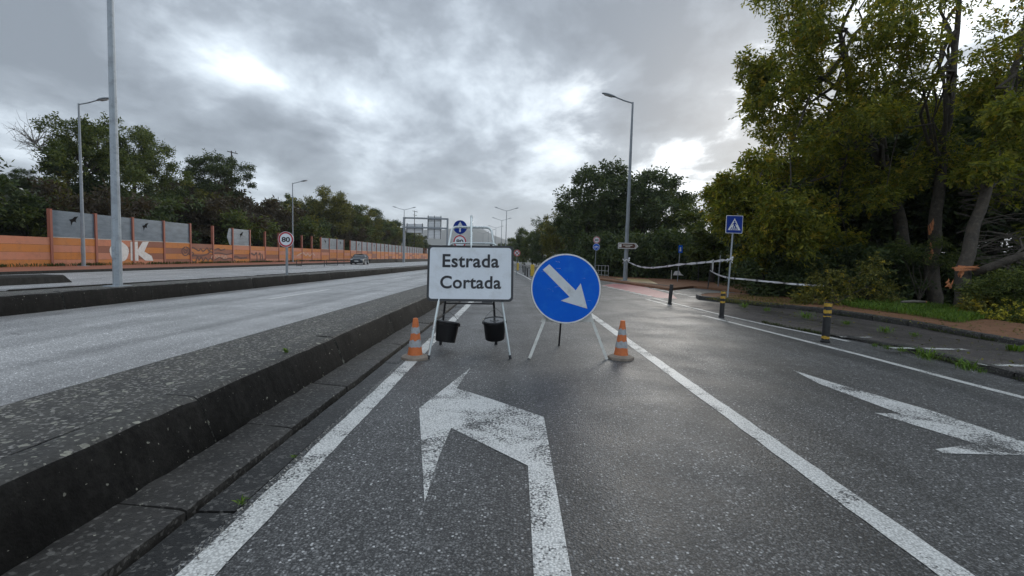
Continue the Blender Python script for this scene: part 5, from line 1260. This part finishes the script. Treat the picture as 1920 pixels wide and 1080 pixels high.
# dense wood behind: fills the shade
rng = np.random.default_rng(88)
for k, (px, y, s, H_) in enumerate([(1440, 27, .62, 1), (1500, 25, .7, 1), (1560, 26, .8, 1.1), (1620, 24, .8, 1.1), (1680, 25, .85, 1.15), (1740, 23.5, .85, 1.1), (1800, 24, .9, 1.1), (1860, 22.5, .9, 1.1), (1920, 23, .9, 1.1), (1990, 21, .9, 1.1), (2080, 20, .9, 1.1), (1650, 34, 1.0, 1.1), (1780, 36, 1.1, 1.1), (1900, 35, 1.1, 1.1), (1550, 36, .95, 1.0)]):
    p = PY(px, 500, y); plant_tree((T_dark, T_tall)[k % 2], 'dark shaded tree in the thicket behind the acacias', (p.x, y, -.3), k*1.9, (s, s, s*H_*.86), 'thicket behind the acacias')
for k in range(34):
    px = 1440+k*17; y = rng.uniform(18.5, 22); p = PY(px, 520, y); s = rng.uniform(.6, 1.05)
    plant_tree(S_dark, 'low dark shrub in the shade under the acacias', (p.x, y, .0), k*2.1, (s, s, s), 'shrubs under the acacias', 'shrub', 'shrub')
# brush and flowering shrubs at the path edge
def brush(label, lst, leaf, seed, name='shrub', cat='shrub', per=60, size=.10, blossom=None, K=9, bper=30):
    rng = np.random.default_rng(seed); px, py, _, y = lst[0]; g = PY(px, py, y); g.z = .1; t = thing(name, label, cat, g)
    CC = np.array([np.array(PY(a, c, d)-g) for a, c, _, d in lst]); rad = np.array([r_*d/FPX for _, _, r_, d in lst])
    obj('foliage', arrays_mesh('foliage', sprays(rng, CC, rad, per, K, size, 3.0, .75, .3, None, .8)), leaf, t)
    b = NB(); limbs(b, rng, (0, 0, 0), (0, 0, .1), [Vector(c) for c in CC], .022); obj('stem', b, 'bark', t)
    if blossom: obj('blossom', arrays_mesh('blossom', sprays(rng, CC, rad*1.05, bper, 9, size*.6, 1.7, .75, .1, None, .9)), blossom, t)
    return t
brush('heap of fallen olive branches on the path edge beside the widest acacia', [(1570, 545, 40, 15.2), (1520, 555, 28, 15.4), (1610, 530, 40, 15.4), (1660, 545, 30, 15.3), (1550, 520, 30, 15.6), (1500, 560, 18, 15.4), (1640, 500, 25, 15.6)], 'leaf_olive', 201, 'fallen_branches', 'branch', 70, .11, 'blossom', bper=6)
brush('sprawling broom with bright yellow blossom at the edge of the dirt path', [(1880, 600, 22, 11.8), (1850, 596, 16, 11.9), (1915, 602, 20, 11.6), (1945, 606, 25, 11.4), (1900, 580, 25, 12.0), (1985, 610, 30, 11.2)], 'leaf_mid', 202, per=50, size=.10, blossom='blossom_bright', bper=46)
brush('pale yellowish bush between the grass strip and the fallen limb', [(1815, 575, 18, 12.6), (1835, 590, 14, 12.4), (1800, 590, 10, 12.5), (1860, 560, 24, 12.8), (1840, 565, 16, 12.8)], 'leaf_olive', 203, per=60, size=.09, blossom='blossom', bper=18)
brush('green drooping branch over the path side at the frame edge of the woods', [(1900, 530, 25, 12.3), (1935, 545, 30, 12.0), (1870, 545, 20, 12.6), (1890, 555, 18, 12.4), (1960, 520, 35, 12.0)], 'leaf_mid', 204, per=60, size=.11)
brush('low leafy sprouts at the foot of the torn trunks', [(1730, 480, 18, b2_.y-.5), (1700, 470, 16, b2_.y-.4), (1770, 490, 18, b2_.y-.4), (1790, 480, 16, b2_.y-.3), (1760, 455, 15, b2_.y-.4), (1680, 460, 15, b2_.y-.4)], 'leaf_mid', 205, per=50, size=.10)
lg = G(1690, 583, .2); t = thing('cut_log', 'short pale broken stick lying on the grass below the trunks', 'branch', PY(1690, 566, 14.2)); b = NB(); e = PY(1735, 566, 14.2)-Vector(t.location); tube(b, [(0, 0, 0), e*.5+Vector((0, 0, .015)), e], [.035, .04, .035], 8); obj('wood', b, 'bark_grey', t, 'all'); b = NB(); tube(b, [e, e+Vector((.02, 0, 0))], .036, 8); obj('cut_end', b, 'split_wood', t)

# grass and weeds
def blades(rng, P, h, w, lean=.5):
    n = len(P); a = rng.uniform(0, 6.28, n); d = np.stack([np.cos(a), np.sin(a), np.zeros(n)], 1); sd = np.stack([-np.sin(a), np.cos(a), np.zeros(n)], 1)
    hh = (h*rng.uniform(.5, 1.2, n))[:, None]; ww = (w*rng.uniform(.6, 1.3, n))[:, None]; ln = (lean*rng.uniform(.2, 1.3, n))[:, None]; up = np.array([0, 0, 1.0])
    m_ = P+d*hh*ln*.35+up*hh*.6; tp = P+d*hh*ln+up*hh*(1-.25*ln)
    return np.stack([P-sd*ww*.5, m_-sd*ww*.45, tp, m_+sd*ww*.45, ], 1).reshape(-1, 3)
def region(rng, poly_, n):
    P = np.array(poly_); lo, hi = P.min(0), P.max(0); out = []
    pts = lo+(hi-lo)*rng.random((n*4, 2)); ins = np.zeros(len(pts), bool); j = len(P)-1
    for i in range(len(P)):
        c = ((P[i, 1] > pts[:, 1]) != (P[j, 1] > pts[:, 1])) & (pts[:, 0] < (P[j, 0]-P[i, 0])*(pts[:, 1]-P[i, 1])/(P[j, 1]-P[i, 1]+1e-12)+P[i, 0]); ins ^= c; j = i
    return pts[ins][:n]
def grass_patch(name, label, px_poly, z, n, h, w, mat, seed, lean=.6):
    rng = np.random.default_rng(seed); P = region(rng, [tuple(G(px, py, z)[:2]) for px, py in px_poly], n); P = np.concatenate([P, np.full((len(P), 1), z-.02)], 1)
    nz = .5+.8*np.abs(np.sin(P[:, 0]*2.1+np.sin(P[:, 1]*1.7)*2)); V = blades(rng, P, h, w, lean).reshape(-1, 4, 3); V[:, 1:, 2] = z+(V[:, 1:, 2]-z)*nz[:, None]
    o = obj(name, arrays_mesh(name, V.reshape(-1, 3)), mat); tag(o, label, 'grass', kind='stuff'); return o
grass_patch('grass', 'bright green grass strip along the dirt path below the acacia trunks', [(1555, 566), (1640, 570), (1700, 568), (1830, 586), (1850, 598), (1800, 606), (1700, 590), (1600, 577)], .15, 9000, .20, .022, 'grass', 301, .8)
grass_patch('grass', 'mown green grass on the verge beyond the side road', [(1125, 508), (1250, 514), (1330, 521), (1430, 538), (1545, 556), (1500, 562), (1400, 551), (1330, 530), (1250, 520), (1130, 513)], .05, 16000, .17, .05, 'grass_dull', 302)
grass_patch('dry_grass', 'short dry grass on the dirt corner below the crossing sign', [(1320, 560), (1370, 553), (1430, 552), (1480, 562), (1520, 572), (1440, 572), (1360, 566)], .15, 2500, .06, .02, 'leaf_olive', 303)
# wall-foot weeds
rng = np.random.default_rng(304); n = 9000; Y = rng.uniform(14, 110, n); keep = rng.random(n) < (.35+.65*(np.sin(Y*.9)+np.sin(Y*2.3+1) > .2)); Y = Y[keep]; P = np.stack([-28.25+rng.random(len(Y))*.35, Y, .10+(Y-25)*.005+.03], 1)
o = obj('weeds', arrays_mesh('weeds', blades(rng, P, .26, .05, .7)), 'grass_dull'); tag(o, 'ragged green weeds along the foot of the noise barrier', 'weeds', kind='stuff')
def weed(label, px, py, w_px, seed, z=.03, mat='grass', broad=False):
    rng = np.random.default_rng(seed); g = G(px, py, z); s = w_px*g.y/FPX; n = 60 if not broad else 26
    s *= 1.25; P = np.concatenate([rng.normal(size=(n, 2))*s*.16, np.zeros((n, 1))], 1)
    V = blades(rng, P, s*.55, s*(.05 if not broad else .16), 1.2)
    o = obj('weed_tuft', arrays_mesh('weed_tuft', V), mat); o.location = g; tag(o, label, 'weed', 'weeds growing in the kerb joints'); return o
wk = 'green weed tuft growing at the kerb between dirt path and cycle path'; wl2 = 'green weed tuft growing at the low kerb between cycle path and road'
for i, (px, py, w) in enumerate([(1512, 598, 26), (1587, 610, 16), (1662, 625, 24), (1437, 584, 14), (1715, 632, 16), (1395, 578, 18)]): weed(wk, px, py, w, 400+i)
weed('broad-leaved green weed at the raised kerb near the end of the dirt path', 1901, 662, 34, 420, broad=True)
for i, (px, py, w, z) in enumerate([(1733, 676, 42, .06), (1812, 696, 40, .08), (1690, 660, 18, .05), (1664, 656, 15, .04), (1838, 700, 16, .08), (1640, 651, 12, .03)]): weed(wl2, px, py, w, 430+i, z)
weed('small green sprout in the gutter joint beside the white line', 452, 945, 20, 450, 0, broad=True)
weed('small green sprout on the verge of the gutter', 551, 858, 10, 451, 0, broad=True)
weed('yellow-green moss tuft on the median kerb top', 537, 661, 14, 452, .352, broad=True)

rng = np.random.default_rng(305)
def along(pts, n, off):
    P = np.array(pts); L = np.r_[0, np.cumsum(np.linalg.norm(np.diff(P, axis=0), axis=1))]; u = rng.random(n)*L[-1]; m_ = (np.sin(u*1.9)+np.sin(u*4.7+1)+rng.normal(size=n)*.5) > .45; u = u[m_]
    return np.stack([np.interp(u, L, P[:, 0])+off+rng.normal(size=len(u))*.025, np.interp(u, L, P[:, 1])+rng.normal(size=len(u))*.02], 1)
for lab_, pts_, off in (('thin weeds sprouting along the foot of the dirt path kerb', kb[1:-1], -.03), ('thin weeds sprouting along the low kerb of the cycle path', pr[2:-1], -.04)):
    A_ = along(pts_, 2600, off); zz = np.array([pathz(y) if off == -.03 else .0 for y in A_[:, 1]])
    tag(obj('kerb_weeds', arrays_mesh('kerb_weeds', blades(rng, np.concatenate([A_, zz[:, None]], 1), .085, .012, .9)), 'grass_dull'), lab_, 'weeds', kind='stuff')
# ------------------------------------------------------------------ litter and grit
def chips(rng, P, s0, s1, tall=.35):
    n = len(P); a = rng.uniform(0, 6.28, n); sz = rng.uniform(s0, s1, n)[:, None]; d = np.stack([np.cos(a), np.sin(a), rng.normal(size=n)*tall], 1); e = np.stack([-np.sin(a), np.cos(a), rng.normal(size=n)*tall], 1)
    return np.stack([P-d*sz, P-e*sz*.6, P+d*sz, P+e*sz*.6], 1).reshape(-1, 3)
rng = np.random.default_rng(501); n = 2600; Y = .8+rng.random(n)**1.6*22
P = np.stack([-1.405+np.abs(rng.normal(size=n))*.03*(1+.5*np.sin(Y*3.1)), Y, np.full(n, .006)], 1)
tag(obj('grit', arrays_mesh('grit', chips(rng, P, .003, .009, .6)), 'conc_pale'), 'loose grit gathered along the asphalt edge beside the gutter', 'grit', kind='stuff')
rng = np.random.default_rng(502); n = 1500; Y = rng.uniform(5, 19, n); P = np.stack([9.1+rng.random(n)*3.4, Y, np.full(n, .157)], 1)
P2 = np.stack([6.6+rng.random(500)*2.6, rng.uniform(4, 14, 500), np.full(500, 0.0)], 1); P2[:, 2] = [pathz(y)+.008 for y in P2[:, 1]]
tag(obj('leaf_litter', arrays_mesh('leaf_litter', chips(rng, np.concatenate([P, P2]), .012, .032)), 'leaf_olive'), 'small dead leaves scattered over the dirt path and cycle path', 'leaves', kind='stuff')

# ------------------------------------------------------------------ air
b = NB(); box(b, (0, 1700, 95), (5600, 3700, 196)); hz_o = obj('haze', b, 'galv'); hz_o.data.materials.clear()
hm = bpy.data.materials.new('haze'); hm.use_nodes = True; hm.node_tree.nodes.clear()
pv = hm.node_tree.nodes.new('ShaderNodeVolumePrincipled'); pv.inputs['Color'].default_value = (0.86, 0.90, 0.95, 1); pv.inputs['Density'].default_value = 0.00025; pv.inputs['Anisotropy'].default_value = 0.2
mo = hm.node_tree.nodes.new('ShaderNodeOutputMaterial'); hm.node_tree.links.new(pv.outputs[0], mo.inputs['Volume'])
hz_o.data.materials.append(hm); tag(hz_o, 'thin grey rain haze lying over the road and hills', 'haze', kind='stuff')
